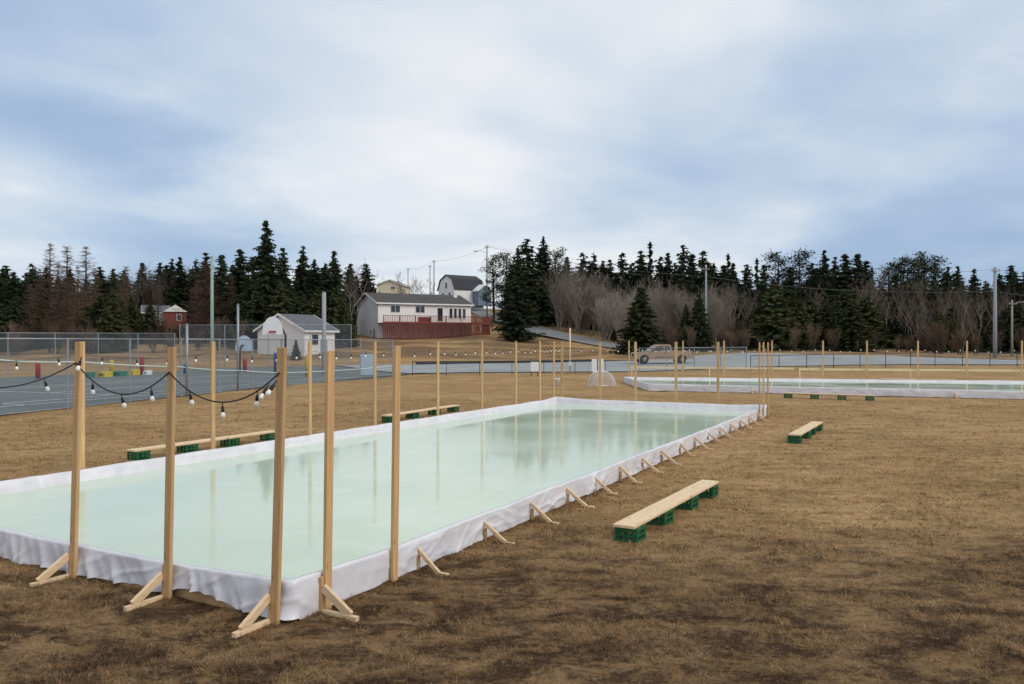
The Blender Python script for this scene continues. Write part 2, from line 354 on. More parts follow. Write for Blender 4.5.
xs = steps((-1500,-200,130), (-200,-60,6), (-60,-14,1.5), (-14,-7,.28), (-7,7,.14), (7,14,.28), (14,60,1.5), (60,200,6), (200,1500,130))
ys = steps((-120,-5,12), (-5,3,1), (3,4.6,.28), (4.6,11,.13), (11,20,.28), (20,34,.5), (34,200,1.6), (200,400,20), (400,1600,150))
vs = [(x, y, gz(x, y)) for y in ys for x in xs]; nx = len(xs)
fs = [(j*nx+i, j*nx+i+1, (j+1)*nx+i+1, (j+1)*nx+i) for j in range(len(ys)-1) for i in range(nx-1)]
me = bpy.data.meshes.new('ground'); me.from_pydata(vs, [], fs); me.materials.append(GROUND)
me.polygons.foreach_set('use_smooth', [True]*len(me.polygons))
tag(link('ground', me), kind='structure')

def strip(name, A, B, m, off, nu=60, nv=14, kind='structure', parent=None):
    def at_(pl, t):
        k = t * (len(pl) - 1); i = min(int(k), len(pl) - 2); f = k - i
        return Vector(pl[i]).lerp(Vector(pl[i+1]), f)
    vs = []
    for i in range(nu + 1):
        a, b_ = at_(A, i / nu), at_(B, i / nu)
        for j in range(nv + 1):
            p = a.lerp(b_, j / nv); vs.append((p.x, p.y, terr(p.x, p.y) + off + (.25 * max(0, mnoise.noise(Vector((p.x*.12, p.y*.12, 5)))) if p.y > 85 else .035 if p.y < 60 else 0)))
    fs = [(i*(nv+1)+j, i*(nv+1)+j+1, (i+1)*(nv+1)+j+1, (i+1)*(nv+1)+j) for i in range(nu) for j in range(nv)]
    me = bpy.data.meshes.new(name); me.from_pydata(vs, [], fs); me.materials.append(m)
    o = link(name, me, parent)
    if kind: tag(o, kind=kind)
    return o
COURT_N = [(-20,14), (-17.2,26), (-14.9,35.5), (-12.9,44), (-9.0,54.5), (-7.4,59.0)]
COURT_F = [(-46,18), (-42,34), (-37,48), (-32,58), (-26,68), (-16,72)]
court = strip('sports_court', COURT_N, COURT_F, ASPH, .03, 70, 26)
road = strip('road', [(-7.3,59.4),(-4,62),(10,64),(22,70),(40,74),(64,77)], [(-15.9,72.2),(-5,76),(10,80),(27,92),(38,86),(64,80)], ROADM, .07, 90, 12)
hr = lambda *L_: [((p_ - 512) * Y_ / F, Y_) for p_, Y_ in L_]
strip('hill_road', hr((655,82),(640,96),(585,108),(525,123),(480,150),(462,190)), hr((680,88),(650,101),(598,116),(537,134),(490,166),(473,212)), GRAVEL, .14, 100, 10)

# painted court lines (kept 4 mm and more above the asphalt)
def cline(a, b_, wd=.09):
    a, b_ = Vector((*a, 0)), Vector((*b_, 0)); d = (b_ - a).normalized(); n = Vector((-d.y, d.x, 0)) * wd / 2
    k = 24; A = [(a.lerp(b_, i/k) + n)[:2] for i in range(k+1)]; B = [(a.lerp(b_, i/k) - n)[:2] for i in range(k+1)]
    strip('painted_line', A, B, LINE, .042, k, 1, None, court)
cd = Vector((.34, .94)).normalized(); cn = Vector((-cd.y, cd.x)); co = Vector((-18.3, 27.0))
def cp(s, t): p = co + cd * s + cn * t; return (p.x, p.y)
for (s0, t0, s1, t1) in ((-8,1.2,27,1.2), (-8,2.6,27,2.6), (-8,10.8,27,10.8), (-8,12.2,27,12.2), (3,1.2,3,12.2), (8.5,2.6,8.5,10.8), (20,2.6,20,10.8), (26.5,1.2,26.5,12.2), (8.5,6.7,20,6.7)):
    cline(cp(s0, t0), cp(s1, t1), .17)

# ------------------------------------------------------------------ rinks
RN = Vector((-1.95, 7.06, 0)); FC = Vector((8.50, 26.55, 0)); U = (FC - RN).normalized(); V = Vector((-U.y, U.x, 0)); RL, RW = (FC - RN).length, 7.72
def rk(x, y, z=0): return RN + U * x + V * y + Vector((0, 0, z))
def rounded(poly, r, step):
    out = []; n = len(poly)
    for i in range(n):
        a, b_ = poly[i], poly[(i+1) % n]; d = (b_ - a).normalized(); nn = Vector((d.y, -d.x, 0)); l = (b_ - a).length
        k = max(2, int((l - 2*r) / step))
        for j in range(k + 1): out.append((a + d * (r + (l - 2*r) * j / k), nn, i, r + (l - 2*r) * j / k))
        c = poly[(i+2) % n]; d2 = (c - b_).normalized(); n2 = Vector((d2.y, -d2.x, 0)); ctr = b_ - d * r + d2 * r
        for j in range(1, 4):
            m_ = nn.lerp(n2, j / 4).normalized(); out.append((b_ - (d - d2) * r + m_ * r - (nn - n2) * 0 - m_ * 0 - (nn + n2) * r * 0 + Vector((0,0,0)), m_, i, l))
            out[-1] = (b_ - nn * r - n2 * r + m_ * r, m_, i, l)
    return out
def brace_meshes():
    dg = MB().bar((-.012, 0, .25), (.29, 0, .012), .036, .046).mesh('brace', WX, bevel=.003)
    ft = MB().bar((.20, .038, -.001), (.385, .038, .006), .05, .024).mesh('foot', WX, bevel=.003)
    cl = MB().box((.004, 0, .09), (.022, .055, .17)).mesh('cleat', WB, bevel=.003)
    return dg, ft, cl
BR = brace_meshes()
def make_rink(label, poly, h, icez, hemf, step, braces, seed):
    root = thing('skating_rink', label, 'ice rink', poly[0])
    o = poly[0]; pl = [p - o for p in poly]
    path = rounded(pl, .05, step); n = len(path); rnd = random.Random(seed)
    SL = [(pl[(i+1) % len(pl)] - pl[i]).length for i in range(len(pl))]
    NO = 15 if step < .08 else 8; K = NO + 7; vs = []
    def crease(x, y, k): return (1 - abs(mnoise.noise(Vector((x, y, k))))) ** 9
    for (p, nn, side, s) in path:
        q = p + o
        hem = hemf(side, s); top = h + (.045 * max(0, 1 - min(s, abs(SL[side] - s)) / 1.3) if step < .08 else 0) + .016 * mnoise.noise(Vector((q.x * .9, q.y * .9, seed))) + .006 * mnoise.noise(Vector((q.x * 5, q.y * 5, seed)))
        tdir = Vector((-nn.y, nn.x, 0)); sp = p.dot(tdir); sd = seed + 7 * side
        wv = .18 * mnoise.noise(Vector((sp * .9, 3, sd)))
        for k in range(K):
            if k <= NO:
                f = k / NO; z = hem + (top - hem) * f; damp = 1 - .8 * f ** 4
                big = .016 * mnoise.noise(Vector((sp * 1.3 + z * 1.5, z * 1.5, sd)))
                if side == 3:      # loose curtain at the near end
                    fold = big + (.018 + .036 * (1 - f)) * crease(sp * 2.6 + 3 * wv + z * .9, .5 * z, sd) + .020 * crease(sp * 5.2 + z * 2.4 + wv * 5, z * .8, sd + 5) + .018 * crease(sp * 2.0 - z * 5 + wv * 4, z * 2, sd + 8)
                else:              # pulled tight in long slanting creases
                    w2 = mnoise.noise(Vector((sp * .7, z * 1.2, sd + 2))); am = .5 + mnoise.noise(Vector((sp * .8, 1, sd + 4))); am2 = .5 - mnoise.noise(Vector((sp * .6, 9, sd + 6)))
                    fold = big + .040 * am * crease(sp * 1.0 + z * (2.6 + 2 * w2) + w2 * 2.5, z * .8 + w2, sd) + .030 * am2 * crease(sp * 1.3 - z * (3.6 + 2 * w2) - w2 * 2, z + w2, sd + 3) + .016 * am * crease(sp * 2.2 + w2 * 3, z * 7 + sp * .8, sd + 5)
                off = max(.024 + .008 + fold * damp + .012 * (1 - f) * mnoise.noise(Vector((sp * 5, 1, sd))), .022)
            elif k == NO + 1: off, z = .016, top + .008
            elif k == NO + 2: off, z = -.022, top + .007
            else:
                g_ = (k - NO - 2) / 4; off = -.03 - .09 * g_ - .02 * mnoise.noise(Vector((sp * 3, g_ * 3, seed))) - (.05 * g_ if side == 1 else 0) + .02 * crease(sp * 3 + g_, g_ * 2, sd) * g_ * (1 - g_) * 4
                z = top * (1 - g_) + (icez - .05) * g_ + .015 * mnoise.noise(Vector((sp * 4 + g_, g_ * 5, seed + 2))) * (1 - g_)
            v = p + nn * off; vs.append((v.x, v.y, z))
    fs = [(i*K+k, ((i+1)%n)*K+k, ((i+1)%n)*K+k+1, i*K+k+1) for i in range(n) for k in range(K-1)]
    me = bpy.data.meshes.new('liner'); me.from_pydata(vs, [], fs); me.materials.append(LINER)
    me.polygons.foreach_set('use_smooth', [True]*len(me.polygons)); link('liner', me, root)
    for i in range(len(pl)):
        a, b_ = pl[i], pl[(i+1) % len(pl)]; l = (b_ - a).length; d = (b_ - a).normalized(); k = max(1, round(l / 3.66))
        for j in range(k):
            p0, p1 = a + d * (l * j / k + .022), a + d * (l * (j+1) / k - (.004 if j < k-1 else .022))
            MB().bar(p0 + Vector((0,0,(h-.01)/2)), p1 + Vector((0,0,(h-.01)/2)), .038, h - .02).build('board', WB, root)
    for (side, s) in braces:
        a, b_ = pl[side], pl[(side+1) % len(pl)]; d = (b_ - a).normalized(); nn = Vector((d.y, -d.x, 0))
        p = a + d * s + nn * .06; rz = math.atan2(nn.y, nn.x) + rnd.uniform(-.12, .12)
        br = link('brace', BR[0], root, p, rz); k_ = rnd.uniform(.85, 1.12); br.scale = (k_, 1, rnd.uniform(.92, 1.05))
        link('foot', BR[1], br); link('cleat', BR[2], br)
    ice = MB(); k = len(pl)
    cen = sum(pl, Vector((0,0,0))) / k
    ice.add([(p + (cen - p).normalized() * .08).to_tuple()[:2] + (icez,) for p in pl], [tuple(range(k))])
    tag(ice.build('ice_sheet', ICE, None, loc=o), kind='structure')
    return root
P1 = [rk(0,0), rk(RL,0), rk(RL,RW), rk(0,RW)]
def hem1(side, s):
    if side == 3:                                    # near end: the hem lifts and shows the board
        e = s - (RW - 1.15); t_ = max(0, 1 - abs(e) / .75)
        return max(.015, .03 + .09 * ss(t_) + .05 * mnoise.noise(Vector((s * 1.5, 2, 1))) + .030 * abs(mnoise.noise(Vector((s * 4.5, 5, 1)))) + .012 * mnoise.noise(Vector((s * 12, 5, 1))))
    return max(.008, .02 + .022 * mnoise.noise(Vector((s * 2.4, side * 7, 1))))
br1 = [(0, s) for s in (1.85, 3.3, 4.6, 5.8, 6.9, 8.1, 9.3, 10.5, 11.8, 13.0, 14.2, 15.4, 16.6, 17.8, 19.0, 20.2)]
make_rink('long skating rink of pale green ice walled by white plastic in the foreground', P1, .325, .14, hem1, .03, br1, 3)
A2 = Vector((6.85, 39.8, 0)); B2 = Vector((6.7, 47.2, 0)); d2n = Vector((.930, -.367, 0)).normalized(); d2f = Vector((.975, -.22, 0)).normalized()
P2 = [A2, A2 + d2n * 23, B2 + d2f * 26, B2]
make_rink('second skating rink with white plastic walls farther back at the right', P2, .36, .27, lambda side, s: max(.008, .02 + .03 * mnoise.noise(Vector((s * 2, side, 4)))), .12, [(0, 5.0), (0, 13.5)], 11)

# ------------------------------------------------------------------ light posts of lumber
PH = 2.44
def make_post(base, out, label, group, braced, h=PH, lean=(0, 0), sides=True):
    """out: outward direction of the wall the post is fixed to"""
    root = thing('wooden_post', label, 'post', base, math.atan2(out.y, out.x), group)
    root.rotation_euler = (lean[0], lean[1], root.rotation_euler.z)
    MB().box((0, 0, h/2), (.038, .089, h)).build('upright', WZ, root, bevel=.003)
    if braced:
        MB().bar((.01, -.064, .24), (.33, -.064, .04), .038, .075).build('brace', WX, root, bevel=.003)
        MB().bar((-.03, -.064, .02), (.41, -.064, .02), .05, .044).build('foot', WX, root, bevel=.003)
        MB().box((-.012, -.0635, .17), (.036, .036, .33)).build('cleat', WZ, root, bevel=.003)
    return root
def proj(x, y, z=0): p = rk(x, y, z); return p
G1 = 'posts around the near rink'
def on_line(px, p0, d):
    k = (px - 512) / F; return (k * p0.y - p0.x) / (d.x - k * d.y)
def lean_post(q, out, ln):
    q.rotation_mode = 'QUATERNION'; q.rotation_quaternion = Matrix.Rotation(ln, 3, 'Y').to_quaternion() @ Matrix.Rotation(math.atan2(out.y, out.x), 3, 'Z').to_quaternion()
    q['lean'] = ln
EO = .072; EN = .105; nearposts = []
for (px, h, lab, ln) in ((275, 2.445, 'wooden post nearest the camera, left of the rink corner, with timber brace and foot', .026),
                         (167.5, 2.44, 'wooden post second from the near rink corner with string lights tied to it', .018),
                         (73, 2.49, 'wooden post at the far left of the near rink edge holding string lights', .026)):
    q = make_post(rk(-EN, on_line(px, rk(-EN, 0), V)), -U, lab, G1, True, h); lean_post(q, -U, ln); nearposts.append(q)
pl_ = make_post(rk(-EO, 6.0), -U, 'wooden post of the near rink end just outside the left of the picture', G1, True)
for px, h, lab, ln, brc in ((327, 2.41, 'wooden post right of the near rink corner with brace running to the grass', .012, True), (394, 2.45, 'wooden post without brace standing second along the right rink wall', .013, False)):
    q = make_post(rk(on_line(px, rk(0, -EO), U), -EO), -V, lab, G1, brc, h); lean_post(q, -V, ln)
ordl = ['first', 'second', 'third', 'fourth', 'fifth', 'sixth', 'seventh', 'eighth', 'ninth']
leftposts = [make_post(rk(on_line(px, rk(0, RW + EO), U), RW + EO), V, 'slim wooden post on the left long side of the rink, %s from the near end' % ordl[i], G1, False, 2.49) for i, px in enumerate((82, 213, 310, 375, 438, 482, 516, 540, 554))]
farposts = [make_post(rk(RL + EO, on_line(px, rk(RL + EO, 0), V)), U, 'slim wooden post on the far end of the near rink, %s from its left corner' % ordl[i], G1, False, 2.47) for i, px in enumerate((562, 600, 635.5, 676, 718))]
rp = [make_post(rk(on_line(px, rk(0, -EO), U), -EO), -V, 'wooden post in the cluster at the far right rink corner, %s of three' % l_, G1, False, 2.46) for px, l_ in ((759.5, 'nearest'), (763.5, 'middle'), (768, 'farthest'))]
G2 = 'posts behind the second rink'
fpx = [629, 683, 724, 772, 823, 867, 918, 967, 1022, 1078]
far2 = []
for i, px in enumerate(fpx):
    k = (px - 512) / F; p0 = B2 + Vector((.08, .15, 0)); s = (k * p0.y - p0.x) / (d2f.x - k * d2f.y); p = p0 + d2f * s
    far2.append((p, make_post(p, Vector((d2f.y, -d2f.x, 0)) * -1, 'slim wooden post on the far side of the second rink, %s from its left end' % (ordl + ['tenth'])[i], G2, False, 2.52)))

# timber rails along the far side of the second rink
def rail(p0, p1, z, label, legs):
    root = thing('timber_guard_rail', label, 'rail', p0)
    d = p1 - p0; nn = Vector((d.y, -d.x, 0)).normalized() * -.0
    MB().bar((0,0,z), d + Vector((0,0,z)), .04, .11).build('rail', WPL, root)
    for f in legs: MB().box(tuple(d * f + Vector((0,0,(z-.06)/2))), (.06, .05, z - .06)).build('leg', WPL, root)
off2 = Vector((d2f.y, -d2f.x, 0)).normalized() * .06
rail(far2[0][0] + Vector((.0, .14, 0)), far2[3][0] + Vector((1.2, -.2, 0)), .93, 'long pale timber rail behind the left half of the second rink', (.02, .5))
rail(far2[3][0] + Vector((1.45, -.25, 0)), far2[8][0] + Vector((.4, .1, 0)), .90, 'long pale timber rail with a square leg behind the right half of second rink', (.004, .5, .99))

# ------------------------------------------------------------------ string lights
def cat(a, b_, sag, n=14): return [a.lerp(b_, i / n) - Vector((0, 0, sag * 4 * (i/n) * (1 - i/n))) for i in range(n + 1)]
sockm = MB().lathe([(.005, .004), (.005, -.04), (.014, -.043), (.017, -.09), (.015, -.096)], n=8).mesh('socket', BLK, True)
bulbm = MB().lathe([(.011, -.090), (.015, -.102), (.022, -.118), (.024, -.130), (.020, -.145), (.009, -.155)], n=10).mesh('bulb', BULB, True)
def light_run(label, pts, per, sag, cr=.007, bs=1.0, group=None, cat_='string lights', seed=1, extra=()):
    rnd = random.Random(seed); root = thing('string_lights', label, cat_, pts[0], group=group); o = pts[0]; cab = MB()
    for i in range(len(pts) - 1):
        c_ = cat(pts[i] - o, pts[i+1] - o, sag * rnd.uniform(.85, 1.15)); cab.tube(c_, cr, 5)
        for k in range(per):
            f = (k + .62) / (per + .2); j = f * 14; m_ = int(j); p = c_[m_].lerp(c_[min(m_+1, 14)], j - m_)
            bu = link('bulb', bulbm, root, p); bu.scale = (bs,)*3; bu.rotation_euler = (rnd.uniform(-.2,.2), rnd.uniform(-.25,.25), 0)
            link('socket', sockm, bu)
    for p in extra:
        bu = link('bulb', bulbm, root, p - o); bu.rotation_euler = (rnd.uniform(-.5,.5), rnd.uniform(.1,.6), 0); link('socket', sockm, bu)
    cab.build('cable', BLK, root, True)
def at_post(q, z): m_ = q.matrix_basis; return m_ @ Vector((.03, 0, z))
npt = [rk(-.07, 9.4, 2.2) , at_post(pl_, 2.22), at_post(nearposts[2], 2.27), at_post(nearposts[1], 2.20), at_post(nearposts[0], 2.22)]
npt = npt[1:]
e0 = npt[-1]
light_run('black string lights with white bulbs sagging between the nearest posts', npt, 3, .27, .0075, .95, extra=(e0 + Vector((-.03, .02, -.07)), e0 + Vector((-.10, .03, -.10)), npt[1] + Vector((.06, .0, .06))), seed=5)
light_run('string of small bulbs along the left long side of the rink', [rk(0.3, RW + .075, 2.28)] + [at_post(q, 2.28) for q in leftposts], 4, .09, .003, .95, seed=6)
light_run('string of small bulbs along the far end of the near rink', [at_post(leftposts[-1], 2.3)] + [at_post(q, 2.3) for q in farposts] + [at_post(rp[2], 2.3)], 3, .08, .003, .9, seed=8)
light_run('string of small white bulbs behind the second rink', [p + Vector((0, 0, 2.2)) for p, _ in far2], 4, .16, .005, 1.1, seed=9)

# ------------------------------------------------------------------ benches: plank on green crates
def crate_mesh():
    m = MB(); a, b_, h = .33, .30, .185; t_ = .014
    for s in (-1, 1):
        for z, hh in ((h - .02, .04), (.018, .036), (h * .5, .022)):
            m.box((0, s * (b_/2 - t_/2), z), (a, t_, hh)); m.box((s * (a/2 - t_/2), 0, z), (t_ - .001, b_ - 2*t_, hh - .001))
        for k in (-.36, -.12, .12, .36):
            m.box((k * a, s * (b_/2 - t_/2 - .001), h/2), (.022, t_ - .003, h - .01)); m.box((s * (a/2 - t_/2 - .001), k * b_ * .85, h/2), (t_ - .003, .022, h - .01))
        for s2 in (-1, 1): m.box((s * (a/2 - .016), s2 * (b_/2 - .016), h/2), (.034, .034, h + .002))
    for k in range(7): m.box((0, (k - 3) * .042, .012), (a - .03, .018, .010))
    for k in range(7): m.box(((k - 3) * .046, 0, .0125), (.018, b_ - .03, .008))
    return m.mesh('crate', GREEN)
CRM = crate_mesh()
def bench(a, b_, label, n=4, l=None, seed=0):
    rnd = random.Random(seed); a, b_ = Vector(a), Vector(b_); d = b_ - a; l = l or d.length; c_ = (a + b_) / 2
    root = thing('plank_bench', label, 'bench', (c_.x, c_.y, gz(c_.x, c_.y)), math.atan2(d.y, d.x), 'plank benches on green crates')
    MB().box((0, 0, .207), (l, .285, .038)).build('plank', WPL, root, bevel=.004)
    for k in range(n):
        x = -l/2 + .19 + (l - .38) * k / (n - 1)
        cr_ = link('crate', CRM, root, (x, rnd.uniform(-.02, .02), 0.0), rnd.uniform(-.06, .06))
bench((1.385, 9.9, 0), (3.265, 13.1, 0), 'nearest plank bench on four green crates in the open grass right of the rink', seed=1)
bench((6.86, 19.35, 0), (8.6, 22.4, 0), 'smaller looking plank bench on green crates right of the far rink corner', seed=2)
bench((-7.94, 16.6, 0), (-6.05, 20.2, 0), 'plank bench on green crates beyond the left rink wall, near the string lights', seed=3, l=4.1)
bench((-3.9, 24.2, 0), (-1.95, 28.3, 0), 'plank bench on green crates beyond the left rink wall, toward its far end', seed=4, l=4.4)
bench((12.1, 34.9, 0), (15.0, 33.35, 0), 'plank bench on four green crates in front of the second rink wall', seed=5, l=3.66)
bench((22.4, 48.2, 0), (26.4, 47.4, 0), 'plank bench beyond the far wall of the second rink', n=3, seed=6)

# ------------------------------------------------------------------ fences
def fence(label, pts, h, post_at=None, wire=True, pr=.038, pm=GALV, rails=1, pitch=.075, ww=.0075, spacing=2.8, tops=None, midrail=False):
    o = Vector((pts[0][0], pts[0][1], terr(*pts[0]))); root = thing('chain_link_fence', label, 'fence', o)
    segs = [(Vector((*pts[i], terr(*pts[i]))) - o, Vector((*pts[i+1], terr(*pts[i+1]))) - o) for i in range(len(pts)-1)]
    wm = MB(); rl = MB()
    for (a, b_) in segs:
        l = (b_ - a).length; n = max(1, round(l / spacing))
        for k in range(n + (1 if (a, b_) == segs[-1] else 0)):
            p = a.lerp(b_, k / n); MB().tube([p + Vector((0,0,-.05)), p + Vector((0,0,h + .04))], pr, 7).build('post', pm, root)
        rl.tube([a + Vector((0,0,h)), b_ + Vector((0,0,h))], .028, 6)
        if midrail: rl.tube([a + Vector((0,0,.06)), b_ + Vector((0,0,.06))], .018, 6)
        d = (b_ - a).normalized(); up = Vector((0,0,1)); nn = d.cross(up) * .004
        dz = (b_ - a).z / l; dh = Vector((b_.x - a.x, b_.y - a.y, 0)) / l
        if wire:
            k = -h
            while k < l:
                s0, s1 = max(k, 0), min(k + h, l)
                for sgn in (1, -1):
                    z0, z1 = s0 - k, s1 - k
                    if sgn < 0: z0, z1 = h - z0, h - z1
                    p, q_ = a + d * s0 + up * (z0 * .98 + .03), a + d * s1 + up * (z1 * .98 + .03)
                    e_ = (q_ - p)
                    if e_.length < .01: continue
                    e_.normalize(); wv = e_.cross(nn.normalized()) * ww / 2
                    wm.add([p - wv + nn*sgn, p + wv + nn*sgn, q_ + wv + nn*sgn, q_ - wv + nn*sgn], [(0,1,2,3)])
                k += pitch * 1.4142
    rl.build('top_rail', pm, root, True)
    if wire: tag(wm.build('wire_mesh', WIRE, root), kind='stuff')
    return root
FL = [(-20.0,14.5), (-17.05,26), (-14.75,35.5), (-12.75,44), (-8.1,54)]
fence('grey chain link fence along the near side of the sports court', FL, 2.58, spacing=3.4, midrail=True)
fence('chain link fence along the back left side of the sports court', [(-47,30), (-40,52), (-28.6,67.5)], 3.05, spacing=3.2)
fence('taller chain link backstop fence in front of the white shed', [(-28.3,67.8), (-14.6,72.3)], 3.75, spacing=3.6)
fence('low dark fence on the field side of the road', [(-7.2,57.6), (9.6,61.8)], 1.0, spacing=2.4, pr=.022, pm=DKMET, pitch=.09)
fence('chain link fence in front of the parked pickup truck', [(9.9,61.9), (19.2,65.2)], 1.95, spacing=2.6, pitch=.08)
fence('dark fence running off to the right behind the second rink', [(19.6,65.4), (38,71.5), (62,74.5)], 1.25, spacing=2.7, pm=DKMET, pr=.03, pitch=.08)
# black drain pipe along the far edge of the road
pp = [(-9,74.6), (-4,76.6), (3,78.3), (10,80.4)]
pts = []
for i in range(len(pp)-1):
    for k in range(8):
        x = pp[i][0] + (pp[i+1][0]-pp[i][0])*k/8; y = pp[i][1] + (pp[i+1][1]-pp[i][1])*k/8; pts.append((x, y, terr(x, y) + .17))
tag(MB().tube(pts, .13, 8).build('drain_pipe', BLK, None, True), 'long black pipe lying along the far edge of the road', 'pipe')
# pale cyan rope along the court
rp_ = [(-20,14.6,2.2)] + [(*( -17.0, 26.2), 1.88), (-16.2, 29.6, 1.74), (-14.85, 35.0, 1.38), (-13.7, 39.9, 1.02), (-12.2, 45.2, .72), (-8.15, 53.9, .82)]
m_ = MB()
for i in range(len(rp_)-1): m_.tube(cat(Vector(rp_[i]) - Vector((-.12,0,0)), Vector(rp_[i+1]) - Vector((-.12,0,0)), .05, 8), .024, 6)
tag(m_.build('rope', CORD, None, True), 'pale cyan rope strung along the court fence', 'rope')

# ------------------------------------------------------------------ poles
def pole(name, label, px, Y, top, r, m, sections=None, taper=.75, catg='pole', z=None, lean=(0,0)):
    p = atd(px, Y); z0 = terr(p.x, p.y) if z is None else z; zt = CH + (HZ - top) * Y / F; h = zt - z0
    root = thing(name, label, catg, (p.x, p.y, z0)); root['h'] = h
    MB().tube([(0,0,-.3), (lean[0]*.5,0,h*.5), (lean[0],0,h)], [r, r*(1+taper)/2, r*taper], 10).build('shaft', m, root, True)
    return root, h
r_, h_ = pole('light_pole', 'tall pale green pole standing in the sports court', 212, 62, 257, .14, POLEG)
MB().tube([(0,0,-.02),(0,0,.12)], .22, 10).build('base_collar', POLEG, r_)
MB().lathe([(.11, h_-.02),(.12, h_+.05),(.05, h_+.10)], n=10).build('cap', POLEG, r_)
r_, h_ = pole('square_pole', 'thick grey pole in front of the right corner of white shed', 324, 57, 293, .15, POLEC, taper=.95)
MB().box((0,-.02,2.1), (.42,.40,1.1)).build('meter_box', POLEC, r_, bevel=.02)
MB().lathe([(.145, h_),(.15, h_+.04),(.02, h_+.09)], n=10).build('cap', POLEC, r_)
r_, h_ = pole('court_post', 'slim grey steel post rising above court fence beside round board', 238, 39.8, 305, .055, GALV, taper=1)
MB().lathe([(.06, h_),(.065, h_+.03),(.01, h_+.07)], n=8).build('cap', GALV, r_)
r_, h_ = pole('court_post', 'slim grey steel corner post left of the tall green pole', 187, 35.6, 325, .055, GALV, taper=1)
MB().lathe([(.06, h_),(.065, h_+.03),(.01, h_+.07)], n=8).build('cap', GALV, r_)
r_, h_ = pole('marker_pole', 'pale timber pole with a small box standing at the road edge', 570, 61.5, 328, .065, WPL, taper=.95)
MB().box((0,-.09,.72), (.26,.14,.30)).build('box', WHT, r_, bevel=.01)
poles = {}
def utility(px, Y, top, label, r=.15, arm=None, m=POLEW):
    r_, h_ = pole('utility_pole', label, px, Y, top, r, m)
    MB().bar((-.45,-.16,h_-.45), (.45,-.16,h_-.45), .09, .10).build('crossarm', POLEW, r_)
    for k in (-.4, 0, .4): MB().lathe([(.03,0),(.05,.05),(.03,.12),(.04,.16)], (k,-.16,h_-.40), 8).build('insulator', POLEC, r_)
    if arm:
        MB().tube([(0,0,h_-arm[2]), (arm[0]*.5, -.1, h_-arm[2]+.35), (arm[0], -.2, h_-arm[2]+.35)], .04, 6).build('lamp_arm', GALV, r_)
        MB().box((arm[0]-.35*math.copysign(1,arm[0])*-1, -.2, h_-arm[2]+.33), (.75,.28,.16)).build('lamp_head', GALV, r_, bevel=.04)
    p = r_.location; return Vector((p.x, p.y - .16, p.z + h_ - .25))
w995 = utility(995, 86, 267, 'tall grey utility pole standing at the right edge', .21, m=POLEC)
w706 = utility(706, 108, 266, 'pale utility pole rising out of the bare thicket', .15, m=POLEC)
w487 = utility(487, 150, 245, 'utility pole with street lamp beside the hillside road', .17, arm=(-1.8, 0, 1.5), m=POLEC)
w434 = utility(434, 200, 260, 'dark utility pole just left of the gambrel roofed house', .17)
w430 = utility(430, 215, 265, 'shorter dark utility pole beside a taller one on the hill', .16)
w408 = utility(408, 220, 268, 'distant utility pole behind the bungalow roof on the hill', .15)
w1012 = utility(1012, 92, 300, 'short weathered pole with lamp arm at the far right', .13, arm=(1.6, 0, .6))
def wire(pts, sag, label, r=.018):
    m = MB()
    for i in range(len(pts)-1): m.tube(cat(pts[i], pts[i+1], sag, 16), r, 4)
    tag(m.build('overhead_wire', WIREG, None), label, 'wire')
WIREG = mat('grey_overhead_cable', (.12, .125, .13), .6, scale=3, bump=0)
e_ = atd(1150, 70, 9.5)
wire([w487, w706 - Vector((0,0,1.2)), w995 - Vector((0,0,2.4)), e_ - Vector((0,0,2))], .8, 'lower overhead cable crossing in front of the woods', .025)
wire([w487 + Vector((0,0,.3)), w706, w995, e_], .9, 'upper overhead cable crossing in front of the woods', .012)
wire([w408, w434, w487 - Vector((0,0,.2))], .7, 'thin overhead cable over the hilltop houses', .02)

# ------------------------------------------------------------------ court furniture
def hoop(px, Y, label, top, bw, m, dx, rot):
    p = atd(px, Y); zt = CH + (HZ - top) * Y / F; root = thing('basketball_hoop', label, 'basketball hoop', (p.x, p.y, terr(p.x, p.y)), rot)
    MB().tube([(0,0,-.1), (0,0,zt-.5), (-dx*.35,0,zt-.05), (-dx,0,zt)], .06, 8).build('pole', DKMET, root, True)
    fan = [(-bw/2, -.42)] + [(bw/2 * math.cos(a), -.30 + .85 * bw/1.1 * math.sin(a)) for a in [math.pi - math.pi * k / 14 for k in range(15)]] + [(bw/2, -.42)]
    mm = MB(); mm.prism([(x_ - dx, z_ + zt - .05) for x_, z_ in fan], -.13, -.09)
    bd = mm.build('backboard', m, root)
    MB().box((-dx, -.134, zt-.32), (.42, .006, .10)).build('target_mark', RED, bd)
    ring = [(-dx + .23*math.cos(a), -.40 + .23*math.sin(a), zt - .42) for a in [2*math.pi*k/16 for k in range(17)]]
    MB().tube(ring, .014, 5).build('rim', RED, root, True)
hoop(285.5, 44, 'white fan shaped basketball backboard on dark pole before the shed', 326, 1.12, WHT, .68, R(0))
hoop(240, 64, 'grey rounded basketball backboard seen through the court fence', 345, 1.45, PBL, .3, R(180))
